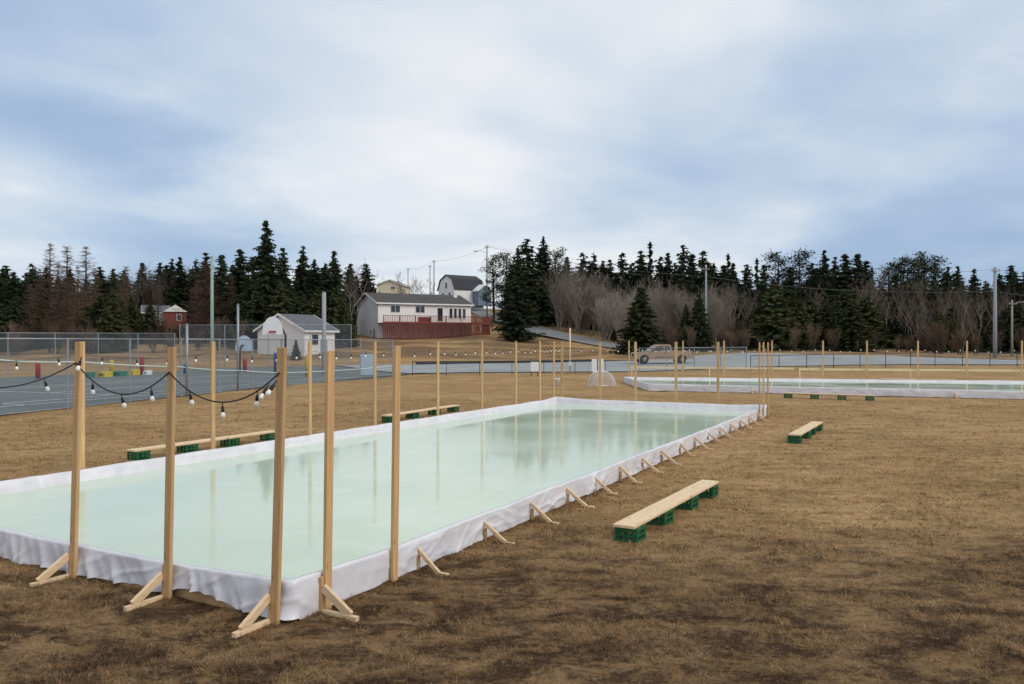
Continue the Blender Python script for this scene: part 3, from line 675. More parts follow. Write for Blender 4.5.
def pad(px, py, w_, h_, m, label, name='padded_post', shape='post', d=None):
    p = gp(px, py, .03); s = p.y / F; W, Hh = w_ * s, h_ * s
    root = thing(name, label, 'play post' if shape == 'post' else 'play block', p, random.uniform(-.3, .3))
    if shape == 'post':
        MB().lathe([(W*.5, 0), (W*.5, Hh*.94), (W*.42, Hh), (.05, Hh*1.0)], n=12).build('pad', m, root, True)
        MB().tube([(0,0,Hh*.98), (0,0,Hh*1.04)], .05, 8).build('pole_end', GALV, root)
    else:
        MB().prism([(-W/2,0),(W/2,0),(W/2,Hh),(-W*.3,Hh),(-W/2,Hh*.6)], -.35, .35).build('body', m, root, bevel=.02)
        MB().box((0,-.36,Hh*.5), (W*.5,.012,Hh*.25)).build('hand_slot', DKMET, root)
pad(38, 379, 4.5, 16, RED, 'red padded post at the far left of the sports court')
pad(142, 375, 4.2, 18, RED, 'taller red padded post between yellow blocks and the pole')
pad(111.5, 375, 4.0, 15, YEL, 'yellow padded post among play blocks on the court')
pad(245, 372, 4, 13, RED, 'short red padded post just right of the slim steel post')
pad(275.5, 374, 3.6, 21, BLU, 'blue padded post below the fan shaped backboard')
pad(307, 377, 3.8, 22, YEL, 'tall yellow padded post in front of the shed corner')
pad(185, 374, 3.0, 10, BLU, 'small blue padded post left of the green pole')
pad(161, 364.5, 2.6, 7, RED, 'tiny red post farther back at the court edge')
pad(105, 377.5, 10, 6, YEL, 'yellow play block at the foot of the yellow post', 'play_block', 'block')
pad(88, 378, 9, 6, GRN, 'teal play block left of the yellow one', 'play_block', 'block')
pad(120, 376.5, 10, 5.5, GRN, 'teal play block right of the yellow post', 'play_block', 'block')
pad(134, 375.5, 7, 6, YEL, 'small yellow play block beside the taller red post', 'play_block', 'block')
pad(147.5, 375, 5, 4.5, WHT, 'white play block right of the taller red post', 'play_block', 'block')

def board_sign(px, py, w_, top, bot, m, label, name, legs=DKMET, panels=1):
    p = gp(px, py); s = p.y / F; W = w_ * s; zt = CH - (top - HZ) * s; zb = CH - (bot - HZ) * s
    root = thing(name, label, 'sign board', (p.x, p.y, 0)); g_ = W / panels
    for k in range(panels): MB().box((-W/2 + g_ * (k + .5), 0, (zt+zb)/2), (g_ - (.09 if panels > 1 else 0), .05, zt - zb)).build('panel', m, root, bevel=.01)
    for k in (-.42, 0, .42) if panels > 1 else (-.42, .42): MB().box((k * W, .055, zt/2 - .03), (.06, .05, zt + .06)).build('leg', legs, root)
board_sign(534.5, 376, 8, 362, 371.5, WHT, 'small white board on dark legs beside the road', 'sign_board')
board_sign(597.5, 374, 13, 359, 372, WHT, 'pair of tall white panels with blue frame behind the goal', 'twin_panel_board', BLU, 2)
board_sign(367, 376.5, 14, 354, 375, PBL, 'pale blue panel standing against the court fence end', 'fence_panel')
p = gp(556.5, 385.5); root = thing('bucket', 'white bucket on the grass beyond the far left rink corner', 'bucket', (p.x, p.y, gz(p.x, p.y)))
MB().lathe([(.15,0),(.19,.36),(.205,.37),(.205,.40),(.18,.40),(.14,.03)], n=16).build('pail', WHT, root, True)
MB().tube([(.20*math.cos(a), 0, .37 + .14*math.sin(a)) for a in [math.pi*k/10 for k in range(11)]], .008, 5).build('handle', GALV, root)

# hockey goal seen from the side and back
p = gp(601, 385.5); root = thing('hockey_goal', 'small white hockey goal with netting on the grass behind the rink', 'goal', (p.x, p.y, gz(p.x, p.y)), R(196))
W, Hh, Dp = 1.55, .80, .62
def arc(s): return [(s*W/2, Dp*.95*math.sin(a)**.8 if a else 0, Hh*math.cos(a)*(1 if a < 1.4 else 1)) for a in [math.pi/2*k/8 for k in range(9)]]
gk = lambda u: (1 - abs(2*u - 1) ** 3.2) ** .6
MB().tube([((u - .5) * W, 0, Hh * gk(u)) for u in [k / 24 for k in range(25)]], .028, 8).build('goal_frame', WHT, root, True)
MB().tube([(-W/2,0,.025), (-W/2,Dp*.6,.025), (-W*.3,Dp,.025), (0,Dp*.8,.025), (W*.3,Dp,.025), (W/2,Dp*.6,.025), (W/2,0,.025)], .025, 8).build('base_bar', WHT, root, True)
net = MB()
def npnt(u, v):          # u 0..1 across, v 0..1 from crossbar down the back
    lob = .65 + .35 * abs(math.sin(2 * math.pi * u)); y = Dp * lob * math.sin(v * math.pi/2) ** .7; return Vector(((u - .5) * W, y + .01, Hh * gk(u) * math.cos(v * math.pi/2)))
for k in range(31): net.tube([npnt(k/30, j/10) for j in range(11)], .009, 3, False)
for k in range(15): net.tube([npnt(j/16, (k+.5)/15) for j in range(17)], .009, 3, False)
tag(net.build('netting', NETM, root), kind='stuff')

# ------------------------------------------------------------------ pickup truck (front toward -X)
p = atd(661.5, 75.5); root = thing('pickup_truck', 'tan pickup truck parked behind the chain link fence, facing left', 'truck', (p.x, p.y, terr(p.x, p.y) + .08), R(4))
def archpts(cx, r, z0, n=8): return [(cx + r*math.cos(a), z0 + r*math.sin(a)) for a in [math.pi*k/n for k in range(n+1)]]
lower = [(-2.70,.45),(-2.74,.62),(-2.72,.95),(-2.60,1.04),(-1.15,1.13),(2.62,1.10),(2.70,1.05),(2.70,.50)] 
bot = [(2.15,.42)] + [(x_, z_) for x_, z_ in archpts(1.72,.45,.40)] + [(1.2,.40),(-1.3,.40)] + [(x_, z_) for x_, z_ in archpts(-1.85,.45,.40)] + [(-2.35,.42)]
body = MB().prism(lower + bot, -.95, .95); body.build('body', TAN, root, bevel=.0)
cabm = MB(); prof = [(-1.40,1.12),(-.68,1.72),(-.46,1.79),(.58,1.79),(.70,1.72),(.78,1.10)]
n_ = len(prof); vs = []
for s in (-1, 1):
    for x_, z_ in prof: vs.append((x_, s * (.92 - .17 * max(0, (z_ - 1.12) / .67)), z_))
cabm.add(vs, [tuple(range(n_)), tuple(range(n_, 2*n_))[::-1]] + [(i, i+n_, (i+1)%n_+n_, (i+1)%n_) for i in range(n_)])
cab = cabm.build('cab', TAN, root)
def side_pane(poly, nm):
    for s in (-1, 1):
        m = MB(); m.add([(x_, s * (.935 - .17 * max(0, (z_ - 1.12) / .67)), z_) for x_, z_ in poly], [tuple(range(len(poly)))]); m.build(nm, GLASS, cab)
side_pane([(-1.10,1.20),(-.64,1.64),(-.02,1.68),(-.02,1.20)], 'side_window'); side_pane([(.08,1.20),(.08,1.68),(.54,1.67),(.62,1.20)], 'side_window')
m = MB(); m.add([(-1.12,-.80,1.19),(-1.12,.80,1.19),(-.45,.70,1.71),(-.45,-.70,1.71)], [(0,1,2,3)]); m.build('windscreen', GLASS, cab, loc=(-.255,0,.01))
for s in (-1, 1): MB().box((1.75, s*.90, 1.16), (1.90,.07,.10)).build('bed_rail', TAN, root, bevel=.02)
MB().box((2.68, 0, 1.0), (.05, 1.8, .36)).build('tailgate', TAN, root, bevel=.01)
MB().box((-2.78, 0, .56), (.14, 1.9, .22)).build('bumper', CHR, root, bevel=.03); MB().box((2.80, 0, .56), (.14, 1.8, .18)).build('bumper', CHR, root, bevel=.03)
MB().box((-2.735, 0, .82), (.03, 1.1, .2)).build('grille', DKMET, root)
for s in (-1, 1):
    MB().box((-2.73, s*.76, .83), (.06,.30,.18)).build('headlight', LAMP, root, bevel=.01); MB().box((2.72, s*.86, .95), (.04,.13,.36)).build('tail_light', TAIL, root)
    MB().box((-1.15, s*1.06, 1.22), (.10,.20,.15)).build('mirror', DKMET, root, bevel=.02)
    MB().box((0.2, s*.956, .62), (2.2,.014,.06)).build('side_trim', DKMET, root)
    MB().box((.05, s*.957, 1.02), (.16,.016,.04)).build('door_handle', DKMET, root)
    for x_ in (-1.85, 1.72):
        prw = [(.36,-.11),(.38,-.08),(.38,.08),(.36,.11)]
        wh = link('wheel', None, root, (x_, s*.83, .38)); wh.rotation_euler = (R(90), 0, 0)
        MB().lathe([(.20,-.11),(.36,-.12),(.38,-.08),(.38,.08),(.36,.12),(.20,.11)], n=20).build('tyre', TYRE, wh, True)
        MB().lathe([(.05,-.125),(.16,-.10),(.215,-.118),(.215,.118),(.16,.10),(.05,.125)], n=16).build('rim', RIM, wh, True)

# ------------------------------------------------------------------ houses
def basis(root, o, e1, rz): pass
def win(parent, cx, cz, w_, h_, y, panes=2, name='window', trim=TRIM):
    """a window on a wall whose outside faces -Y at depth y"""
    fr = MB(); t_ = .07
    for s in (-1, 1):
        fr.box((cx + s*(w_/2 - t_/2), y - .03, cz), (t_, .06, h_)); fr.box((cx, y - .031, cz + s*(h_/2 - t_/2)), (w_ - 2*t_, .058, t_))
    for k in range(1, panes): fr.box((cx - w_/2 + w_*k/panes, y - .029, cz), (t_*.8, .05, h_ - 2*t_))
    o = fr.build(name, trim, parent)
    for k in range(panes): MB().box((cx - w_/2 + w_*(k+.5)/panes, y - .012, cz), (w_/panes - .08, .02, h_ - 2*t_)).build('pane', GLASS, o)
    return o
def gable_house(name, label, loc, rz, Lx, Wy, h, rise, wallm, roofm, endm=None, eave=.35, gable_axis='x', base=.6):
    """long wall facing -Y from x=0..Lx, depth Wy toward +Y; ridge along x (or along y)"""
    root = thing(name, label, 'house', loc, rz)
    MB().box((Lx/2, .1, h/2 - base/2), (Lx, .2, h + base)).build('wall', wallm, root); MB().box((Lx/2, Wy - .1, h/2 - base/2), (Lx, .2, h + base)).build('wall', wallm, root)
    em = endm or wallm
    if gable_axis == 'x':
        for x0 in (.0, Lx - .2): MB().prism([(.21, -base),(Wy-.21, -base),(Wy-.21, h),(Wy/2, h+rise),(.21, h)], x0 + .001, x0 + .199, 'x').build('wall', em, root)
        rf = MB(); t_ = .12
        for s in (0, 1):
            y0, y1 = (-eave, Wy/2) if s == 0 else (Wy + eave, Wy/2); ze = h - eave * rise / (Wy/2)
            rf.prism([(y0, ze + .02), (y1, h + rise + .02), (y1, h + rise + .02 + t_), (y0, ze + .02 + t_)], -eave, Lx + eave, 'x')
        ro = rf.build('roof', roofm, root)
        for x0 in (-eave - .04, Lx + eave):
            f = MB(); f.prism([(-eave, h - eave*rise/(Wy/2) - .08), (Wy/2, h + rise - .08), (Wy/2, h + rise + .16), (-eave, h - eave*rise/(Wy/2) + .16)], x0, x0 + .04, 'x')
            f.prism([(Wy+eave, h - eave*rise/(Wy/2) - .08), (Wy/2, h + rise - .08), (Wy/2, h + rise + .16), (Wy+eave, h - eave*rise/(Wy/2) + .16)], x0, x0 + .04, 'x'); f.build('barge_board', TRIM, ro)
        MB().box((Lx/2, -eave - .03, h - eave*rise/(Wy/2) + .03), (Lx + 2*eave, .05, .2)).build('fascia', TRIM, ro)
    return root
# bungalow with red deck
K = atd(378, 113); zb = 3.05; ang = R(28.5)
bung = gable_house('bungalow', 'long white bungalow with charcoal roof and red deck on the slope', (K.x, K.y, zb), ang, 14.6, 9.6, 4.9, 1.55, SIDW, ROOF, SIDG, base=1.5)
for x_, n_, w_, h_, zc in ((2.6, 2, 1.5, 1.05, 4.05), (6.4, 2, 1.5, 1.05, 4.05)): win(bung, x_, zc, w_, h_, 0, n_)
win(bung, 9.55, 3.35, .95, 2.05, 0, 1, 'door')
for k in range(4): win(bung, 11.3 + k*.72, 3.55, .58, 1.6, 0, 1)
gw = link('gable_end', None, bung, (0, 9.6, 0), R(-90))
win(gw, 6.6, .75, .7, .8, 0, 1); win(gw, 8.0, .6, .8, 1.4, 0, 1, 'door')
MB().box((13.6, 3.6, 5.9), (.5,.5,1.3)).build('chimney', TRIM, bung)
dk = thing('deck', 'red stained raised deck with railing along the front of bungalow', 'deck', (K.x, K.y, zb), ang)
MB().box((8.2, -1.35, 1.95), (16.6, 2.5, .16)).build('floor', DECK, dk)
bal = MB(); sk = MB()
for k in range(66): bal.box((-.02 + k*.25, -2.56, 2.55), (.05,.045,.9))
for k in range(18): bal.box((16.48, -2.5 + k*.14, 2.55), (.045,.045,.9)); 
rr = random.Random(4)
for k in range(60): sk.box((.0 + k*.275, -2.55 + rr.uniform(-.03,.03), .62), (.165, .03, 2.15))
for k in range(14): sk.box((16.47, -2.5 + k*.18, .55), (.03, .13, 2.6))
tag(bal.build('balusters', DECK, dk), kind='stuff'); tag(sk.build('skirt_boards', DECKD, dk), kind='stuff')
MB().box((8.2, -2.56, 3.04), (16.7,.10,.07)).build('handrail', DECK, dk); MB().box((16.48, -1.3, 3.05), (.10,2.4,.06)).build('handrail', DECK, dk)
MB().box((8.2, -2.57, 2.06), (16.7,.06,.22)).build('rim_board', DECK, dk)
for k in range(8): MB().box((-.02 + k*2.36, -2.50, 1.5), (.11,.11,3.1)).build('post', DECK, dk)
MB().box((6.2, -2.2, 2.5), (1.9,.2,.75)).build('privacy_panel', DECK, dk)
# white shed
K = atd(304.5, 84); zs = 1.2; an = R(-30)
# local: front gable wall faces -Y with x from -7.1..0 (built mirrored: origin at its right corner)
o_ = K + Vector((-7.0*math.cos(an), -7.0*math.sin(an), 0))
shed = thing('shed', 'white shed with grey shingle roof behind the basketball backboard', 'shed', (o_.x, o_.y, zs), an)
Wd, Dd, hh, rs = 7.0, 4.6, 2.45, 1.65
for y0 in (0, Dd - .2): MB().prism([(0,-.8),(Wd,-.8),(Wd,hh),(Wd/2,hh+rs),(0,hh)], y0, y0+.2, 'y').build('wall', SIDW, shed)
for x0 in (.002, Wd-.202): MB().box((x0+.1, Dd/2, hh/2-.4), (.2, Dd-.402, hh+.8)).build('wall', SIDW, shed)
rf = MB()
for (xa, xb) in ((-.35, Wd/2), (Wd+.35, Wd/2)):
    ze = hh - .35*rs/(Wd/2); rf.prism([(xa, ze+.02),(xb, hh+rs+.02),(xb, hh+rs+.14),(xa, ze+.14)], -.35, Dd+.35, 'y')
ro = rf.build('roof', ROOFG, shed)
for y0 in (-.40, Dd+.352):
    f = MB()
    for (xa, xb) in ((-.35, Wd/2), (Wd+.35, Wd/2)): ze = hh - .35*rs/(Wd/2); f.prism([(xa, ze-.06),(xb, hh+rs-.06),(xb, hh+rs+.18),(xa, ze+.18)], y0, y0+.045, 'y')
    f.build('barge_board', TRIM, ro)
MB().box((Wd+.37, Dd/2, hh-.35*rs/(Wd/2)+.05), (.05, Dd+.6, .2)).build('fascia', TRIM, ro)
sw = link('side_wall', None, shed, (Wd, 0, 0), R(90)); win(sw, 1.55, 1.45, .85, 1.05, 0, 1, trim=DKMET)
# gambrel house on the hill
K = atd(461, 172); zg = 11.3
gh = thing('gambrel_house', 'white gambrel roofed house with dark roof on the hilltop', 'house', (K.x, K.y, zg), R(-24) )
gam = [(-3.7,-2),(3.7,-2),(3.7,2.6),(2.6,4.9),(0,6.1),(-2.6,4.9),(-3.7,2.6)]
rot = link('main_block', None, gh, (0,0,0), R(0))
MB().prism(gam, -4.5, -4.3, 'x').build('wall', SIDW, gh); MB().prism(gam, 4.3, 4.5, 'x').build('wall', SIDW, gh)
MB().box((0,-3.6,.3), (8.58,.2,4.6)).build('wall', SIDW, gh); MB().box((0,3.6,.3), (8.58,.2,4.6)).build('wall', SIDW, gh)
rf = MB()
for s in (-1, 1):
    for (ya, za, yb, zb2) in ((3.95,2.4,2.7,5.0), (2.7,5.0,0,6.25)): rf.prism([(s*ya,za),(s*yb,zb2),(s*yb,zb2+.16),(s*(ya+.05),za+.1)], -4.8, 4.8, 'x')
rf.build('roof', mat('blue_black_shingles', (.045, .05, .06), .85, var=.3, scale=2.5, bump=.3, bscale=14), gh)
bpy.data.objects.remove(rot)
ge = link('gable_end', None, gh, (-4.5, 3.7, 0), R(-90)); win(ge, 3.7, 3.6, 1.0, 1.6, 0, 1); win(ge, 2.2, 1.2, 1.0, 1.2, 0, 1); win(ge, 5.2, 1.2, 1.0, 1.2, 0, 1)
MB().prism([(1.0,-1.5),(5.0,-1.5),(5.0,2.2),(3.0,3.6),(1.0,2.2)], -6.2, -3.72, 'y').build('porch', SIDB, gh)
f = MB()
for (xa, xb) in ((.7,3.0),(5.3,3.0)): f.prism([(xa,2.0),(xb,3.62),(xb,3.9),(xa,2.28)], -6.45, -3.6, 'y')
f.build('porch_roof', TRIM, gh); pw = link('porch_front', None, gh, (0, -6.2, 0)); win(pw, 3.0, .7, 1.3, 1.8, 0, 2)
gh.rotation_euler.z = R(38); gh.scale = (.84,)*3
# cream house and red house half hidden in the trees
K = atd(402, 200); ch = gable_house('cream_house', 'small cream house with low roof behind the bungalow', (K.x, K.y, terr(K.x, K.y) + 1.5), R(84), 9, 6.3, 4.0, 1.3, SIDC, ROOFG, base=3)
cg = link('gable_front', None, ch, (0, 6.3, 0), R(-90)); win(cg, 4.0, 3.2, 1.2, .9, 0, 2)
K = atd(143, 118); zr = 4.6
rh = gable_house('red_house', 'red house with grey roof half hidden by the bare trees', (K.x, K.y, zr), R(24), 4.6, 8, 2.9, 1.5, SIDG, ROOFG, SIDR, base=1)
MB().box((5.9, -1.0, 1.4), (4.2, 4.2, 3.4)).build('wing', SIDR, rh); MB().prism([(3.6,3.0),(8.2,3.0),(5.9,4.4)], -3.4, 1.0, 'y').build('wing_roof', TRIM, rh)
rh.scale = (.74,)*3; wg = link('wing_front', None, rh, (0, -3.1, 0)); win(wg, 6.6, 1.9, .9, 1.3, 0, 1)

# ------------------------------------------------------------------ trees
def spruce_mesh(seed, h, rad, mat_, levels=30, dens=1.0, bare=.06, droop=.25, ragged=.25, power=.8):
    rn = random.Random(seed); m = MB(); vs, fs = m.v, m.f
    tot = int(levels * 9 * dens)
    for bi in range(tot):
        t_ = bare + (1 - bare) * (1 - math.sqrt(1 - (bi + rn.random()) / tot)) ** 1.0 if rn.random() < .55 else bare + (1 - bare) * rn.random()
        t_ = min(t_, .985); z = h * t_
        rr_ = (rad * (1 - t_) ** power + .10)
        az = rn.random() * 6.283; ln = rr_ * rn.uniform(1 - ragged * 1.7, 1 + ragged * .7)
        ca, sa = math.cos(az), math.sin(az); st = max(2, int(ln / .19)); dr = droop + rn.uniform(-.15, .15)
        for j in range(st):
            f = (j + .5 + rn.random() * .5) / st; d = ln * f
            zz = z - dr * d * (1 - .5 * f) + rn.uniform(-.07, .07); wdt = (.12 + .30 * (1 - f) * min(1, ln / 1.6)) * rn.uniform(.6, 1.35)
            px_, py_ = ca * d, sa * d
            for s in (-1, 1):
                tx = px_ + ca * .30 * rn.uniform(.2, 1.3) - sa * s * wdt; ty = py_ + sa * .30 * rn.uniform(.2, 1.3) + ca * s * wdt
                o = len(vs); th = rn.uniform(.05, .11)
                vs += [(px_ - ca*.15, py_ - sa*.15, zz + th), (px_ + ca*.1, py_ + sa*.1, zz - th - .08), (tx, ty, zz - rn.uniform(-.04, .26))]
                fs.append((o, o+1, o+2))
            if f < .75:      # hanging spray keeps the crown dense inside
                o = len(vs); a_ = rn.random() * 6.283; q = rn.uniform(.14, .30)
                vs += [(px_ + q*math.cos(a_), py_ + q*math.sin(a_), zz + .06), (px_ - q*math.cos(a_), py_ - q*math.sin(a_), zz + .02), (px_ + rn.uniform(-.1,.1), py_ + rn.uniform(-.1,.1), zz - rn.uniform(.25, .5))]; fs.append((o, o+1, o+2))
    for k in range(14):     # leader
        o = len(vs); a = rn.random() * 6.28; z = h * (.93 + .07 * k / 14); q = .20 * (1.1 - k / 14)
        vs += [(0, 0, z + .22), (q*math.cos(a), q*math.sin(a), z), (-q*math.sin(a)*.5, q*math.cos(a)*.5, z - .08)]; fs.append((o, o+1, o+2))
    me = bpy.data.meshes.new('crown'); me.from_pydata(vs, [], fs); me.materials.append(mat_)
    tk = MB().tube([(0,0,-.4), (.03,0,h*.5), (0,0,h*.98)], [h*.014+.04, h*.009+.02, .015], 6).mesh('trunk', BARK, True)
    return tk, me, h
def pine_mesh(seed, h, rad, mat_, clumps=26, low=.35):
    rn = random.Random(seed); m = MB(); tk = MB(); lean = rn.uniform(-.4, .4)
    tk.tube([(0,0,-.4), (lean*.4,0,h*.5), (lean,0,h*.95)], [h*.016+.05, h*.012+.03, .03], 7)
    vs, fs = m.v, m.f
    for k in range(clumps):
        t_ = low + (1 - low) * (k + rn.random()) / clumps; a = rn.random() * 6.28; d = rad * rn.uniform(.15, 1) * (1.12 - t_) ** .5 * 1.2
        c_ = Vector((lean * t_ + d*math.cos(a), d*math.sin(a), h * t_ + rn.uniform(-.2, .3)))
        tk.tube([(lean * t_ * .9, 0, c_.z - .35 * d - .1), tuple(c_)], [.05, .02], 4, False)
        rc = rn.uniform(.5, 1.0) * rad * .42
        for q in range(75):
            v = Vector((rn.gauss(0,1), rn.gauss(0,1), rn.gauss(0,.55))) * rc * .55; p_ = c_ + v; s = rn.uniform(.10, .26)
            o = len(vs); d1 = Vector((rn.uniform(-1,1), rn.uniform(-1,1), rn.uniform(-.2,1))).normalized() * s; d2_ = Vector((rn.uniform(-1,1), rn.uniform(-1,1), rn.uniform(-.5,.5))).normalized() * s * .6
            vs += [tuple(p_ - d2_), tuple(p_ + d2_), tuple(p_ + d1 * 1.3)]; fs.append((o, o+1, o+2))
    me = bpy.data.meshes.new('crown'); me.from_pydata(vs, [], fs); me.materials.append(mat_)
    return tk.mesh('trunk', BARK, True), me, h
def rib(m, a, b_, w0, w1, rn):      # thin three sided twig
    d = (b_ - a); s = d.cross(Vector((rn.uniform(-1,1), rn.uniform(-1,1), rn.uniform(-1,1))))
    if s.length < 1e-5: return
    s.normalize(); o = len(m.v); u_ = s.cross(d).normalized()
    m.v += [tuple(a + s*w0), tuple(a - s*w0*.5 + u_*w0*.8), tuple(a - s*w0*.5 - u_*w0*.8), tuple(b_ + s*w1)]
    m.f += [(o, o+1, o+3), (o+1, o+2, o+3), (o+2, o, o+3)]
def bare_mesh(seed, h, mat_, bark, stems=1, spread=.5, upright=.5, tw=.016, levels=4, fan=4, clear=.25, thick_=.010):
    rn = random.Random(seed); tr = MB(); cr_ = MB()
    def grow(p, d, l, r, lev):
        n = 3; pts = [p]; q = p; dd = d.copy()
        for i in range(n):
            dd = (dd + Vector((rn.uniform(-1,1), rn.uniform(-1,1), rn.uniform(-.4,.8))) * .16 + Vector((0,0,upright*.10))).normalized(); q = q + dd * (l / n); pts.append(q)
        if lev <= 1: tr.tube(pts, [r * (1 - .22*i) for i in range(n+1)], 5, False)
        else:
            for i in range(n): rib(cr_, pts[i], pts[i+1] + (pts[i+1]-pts[i])*.05, max(r*(1-.25*i), tw*.7), max(r*(.75-.25*i), tw*.55), rn)
        if lev >= levels: return
        for k in range(fan + (2 if lev == 0 else 0)):
            f = rn.uniform(clear if lev == 0 else .15, 1.0); j = min(int(f * n), n-1); s0 = pts[j].lerp(pts[j+1], f*n - j)
            a = rn.random() * 6.283; side = Vector((math.cos(a), math.sin(a), 0)); nd = (dd * (1 - spread) + side * spread + Vector((0,0,upright * .5))).normalized()
            grow(s0, nd, l * rn.uniform(.38, .62) * (1.15 - .4*f if lev == 0 else 1), max(r * .5, tw), lev + 1)
    for s in range(stems):
        a = rn.random() * 6.283; sp = 0 if stems == 1 else rn.uniform(.1, .5)
        grow(Vector((sp*math.cos(a)*h*.08, sp*math.sin(a)*h*.08, -.3)), Vector((math.cos(a)*sp*.6, math.sin(a)*sp*.6, 1)).normalized(), h*.72*rn.uniform(.75, 1), h*thick_, 0)
    zt = max(v[2] for v in cr_.v); 
    me = bpy.data.meshes.new('crown'); me.from_pydata(cr_.v, [], cr_.f); me.materials.append(mat_)
    return tr.mesh('trunk', bark, True), me, zt
def larch_mesh(seed, h, rad, mat_, levels=34):
    rn = random.Random(seed); m = MB()
    for li in range(levels):
        t0_ = .10 + .9 * (li + rn.random()) / levels
        for k in range(9):
            t_ = min(.99, t0_ + rn.uniform(-.04, .04)); z = h * t_; rr_ = rad * (1 - t_) ** .75 + .15
            az = rn.random() * 6.283; ln = rr_ * rn.uniform(.4, 1.2); d = Vector((math.cos(az), math.sin(az), rn.uniform(-.15, .35))).normalized(); a = Vector((0,0,z)); b_ = a + d * ln + Vector((0,0,.12*ln))
            rib(m, a, b_, .030, .012, rn)
            for j in range(max(3, int(ln / .22))):
                f = rn.uniform(.2, 1); p_ = a.lerp(b_, f); sd = Vector((-d.y, d.x, 0)) * rn.choice((-1, 1))
                rib(m, p_, p_ + (d * .5 + sd * rn.uniform(.4, 1) + Vector((0,0,rn.uniform(-.4,.3)))) * rn.uniform(.25, .65), .028, .016, rn)
    me = bpy.data.meshes.new('crown'); me.from_pydata(m.v, [], m.f); me.materials.append(mat_)
    tk = MB().tube([(0,0,-.4), (0,0,h*.5), (0,0,h)], [h*.013+.05, h*.009+.03, .015], 6).mesh('trunk', BARK, True)
    return tk, me, h
SP = [spruce_mesh(s_, 12, r_, SPR, lv, dn, droop=dr_, ragged=rg_, power=pw) for s_, r_, lv, dn, dr_, rg_, pw in
      ((1,3.0,34,1.1,.30,.28,.85), (2,2.5,34,1.1,.18,.34,.75), (3,3.6,36,1.2,.30,.25,.95), (4,2.1,32,1.0,.22,.40,.7), (5,2.9,36,1.1,.08,.34,.8), (6,2.6,30,.9,.35,.42,.6))]
SPF = [spruce_mesh(s_, 8, r_, SPR2 if s_ % 2 else SPR, 34, 1.4, bare=.02, droop=.25, ragged=.22) for s_, r_ in ((21,2.9), (22,3.3), (23,2.6))]
SPN = [spruce_mesh(s_, 13, 1.3, SPR, 22, .8, bare=.3, droop=.3, ragged=.55) for s_ in (31, 32)]
PN = [pine_mesh(s, 12, 3.0, PIN, 44, .25) for s in (41, 42, 43)]
LA = [larch_mesh(51, 12, 3.0, LAR), larch_mesh(52, 12, 2.6, LAR), larch_mesh(53, 9, 4.4, LARR)]
AL = [bare_mesh(s, 8, TWG, BARKM, 5, .50, .55, .014, 4, 4, .20, .0055) for s in (61, 62, 63, 64)]
BI = [bare_mesh(s, 9, TWB, BARKM, 2, .5, .6, .016, 4, 4, .25, .0085) for s in (71, 72, 73)]
BU = [bare_mesh(s, 4, TWR, BARK, 6, .45, .7, .013, 3, 5, .1) for s in (81, 82)]
TN = {'spruce':'spruce_tree', 'fir':'fir_tree', 'snag':'thin_spruce_tree', 'pine':'pine_tree', 'larch':'larch_tree', 'alder':'alder_tree', 'birch':'birch_tree', 'bush':'bare_bush'}
PR = {'spruce':SP, 'fir':SPF, 'snag':SPN, 'pine':PN, 'larch':LA, 'alder':AL, 'birch':BI, 'bush':BU}
CT = {'bush':'bush'}
REG = [(105, 'at the far left beyond the court fence'), (245, 'around the red house'), (345, 'behind the white shed'), (382, 'just left of the bungalow'), (480, 'on the hilltop behind the bungalow'),
       (560, 'beside the hillside road'), (640, 'above the road bend'), (740, 'behind the parked pickup truck'), (830, 'behind the left half of the second rink'), (950, 'behind the right half of the second rink'), (5000, 'near the utility pole at the right edge')]
LB = {'spruce':'dark spruce in skyline row', 'fir':'bushy low evergreen', 'snag':'thin ragged spruce', 'pine':'gappy round topped pine', 'larch':'bare brown larch',
      'alder':'bare grey thicket tree', 'birch':'bare brown tree', 'bush':'rusty leafless bush'}
rt = random.Random(99)
REGISTER = {}
def tree(kind, px, Y, top, label=None, v=None, wide=1.0, fill=False):
    P_ = PR[kind]; tk, cr_, h0 = P_[rt.randrange(len(P_)) if v is None else v]
    p = atd(px, Y); z0 = gz(p.x, p.y); h = CH + (HZ - top) * Y / F - z0; s = h / h0
    if s < .08: return
    reg = next(n for lim, n in REG if px < lim)
    root = thing(TN[kind], label or 'tree', CT.get(kind, 'tree'), (p.x, p.y, z0 - .05), rt.random() * 6.283)
    if label is None: REGISTER.setdefault((kind, reg, fill), []).append((px, root))
    ws = s * wide * (rt.uniform(.95, 1.5) if kind == 'spruce' and label is None else rt.uniform(.88, 1.12)); root.scale = (ws, ws, s)
    link('trunk', tk, root); link('crown', cr_, root)
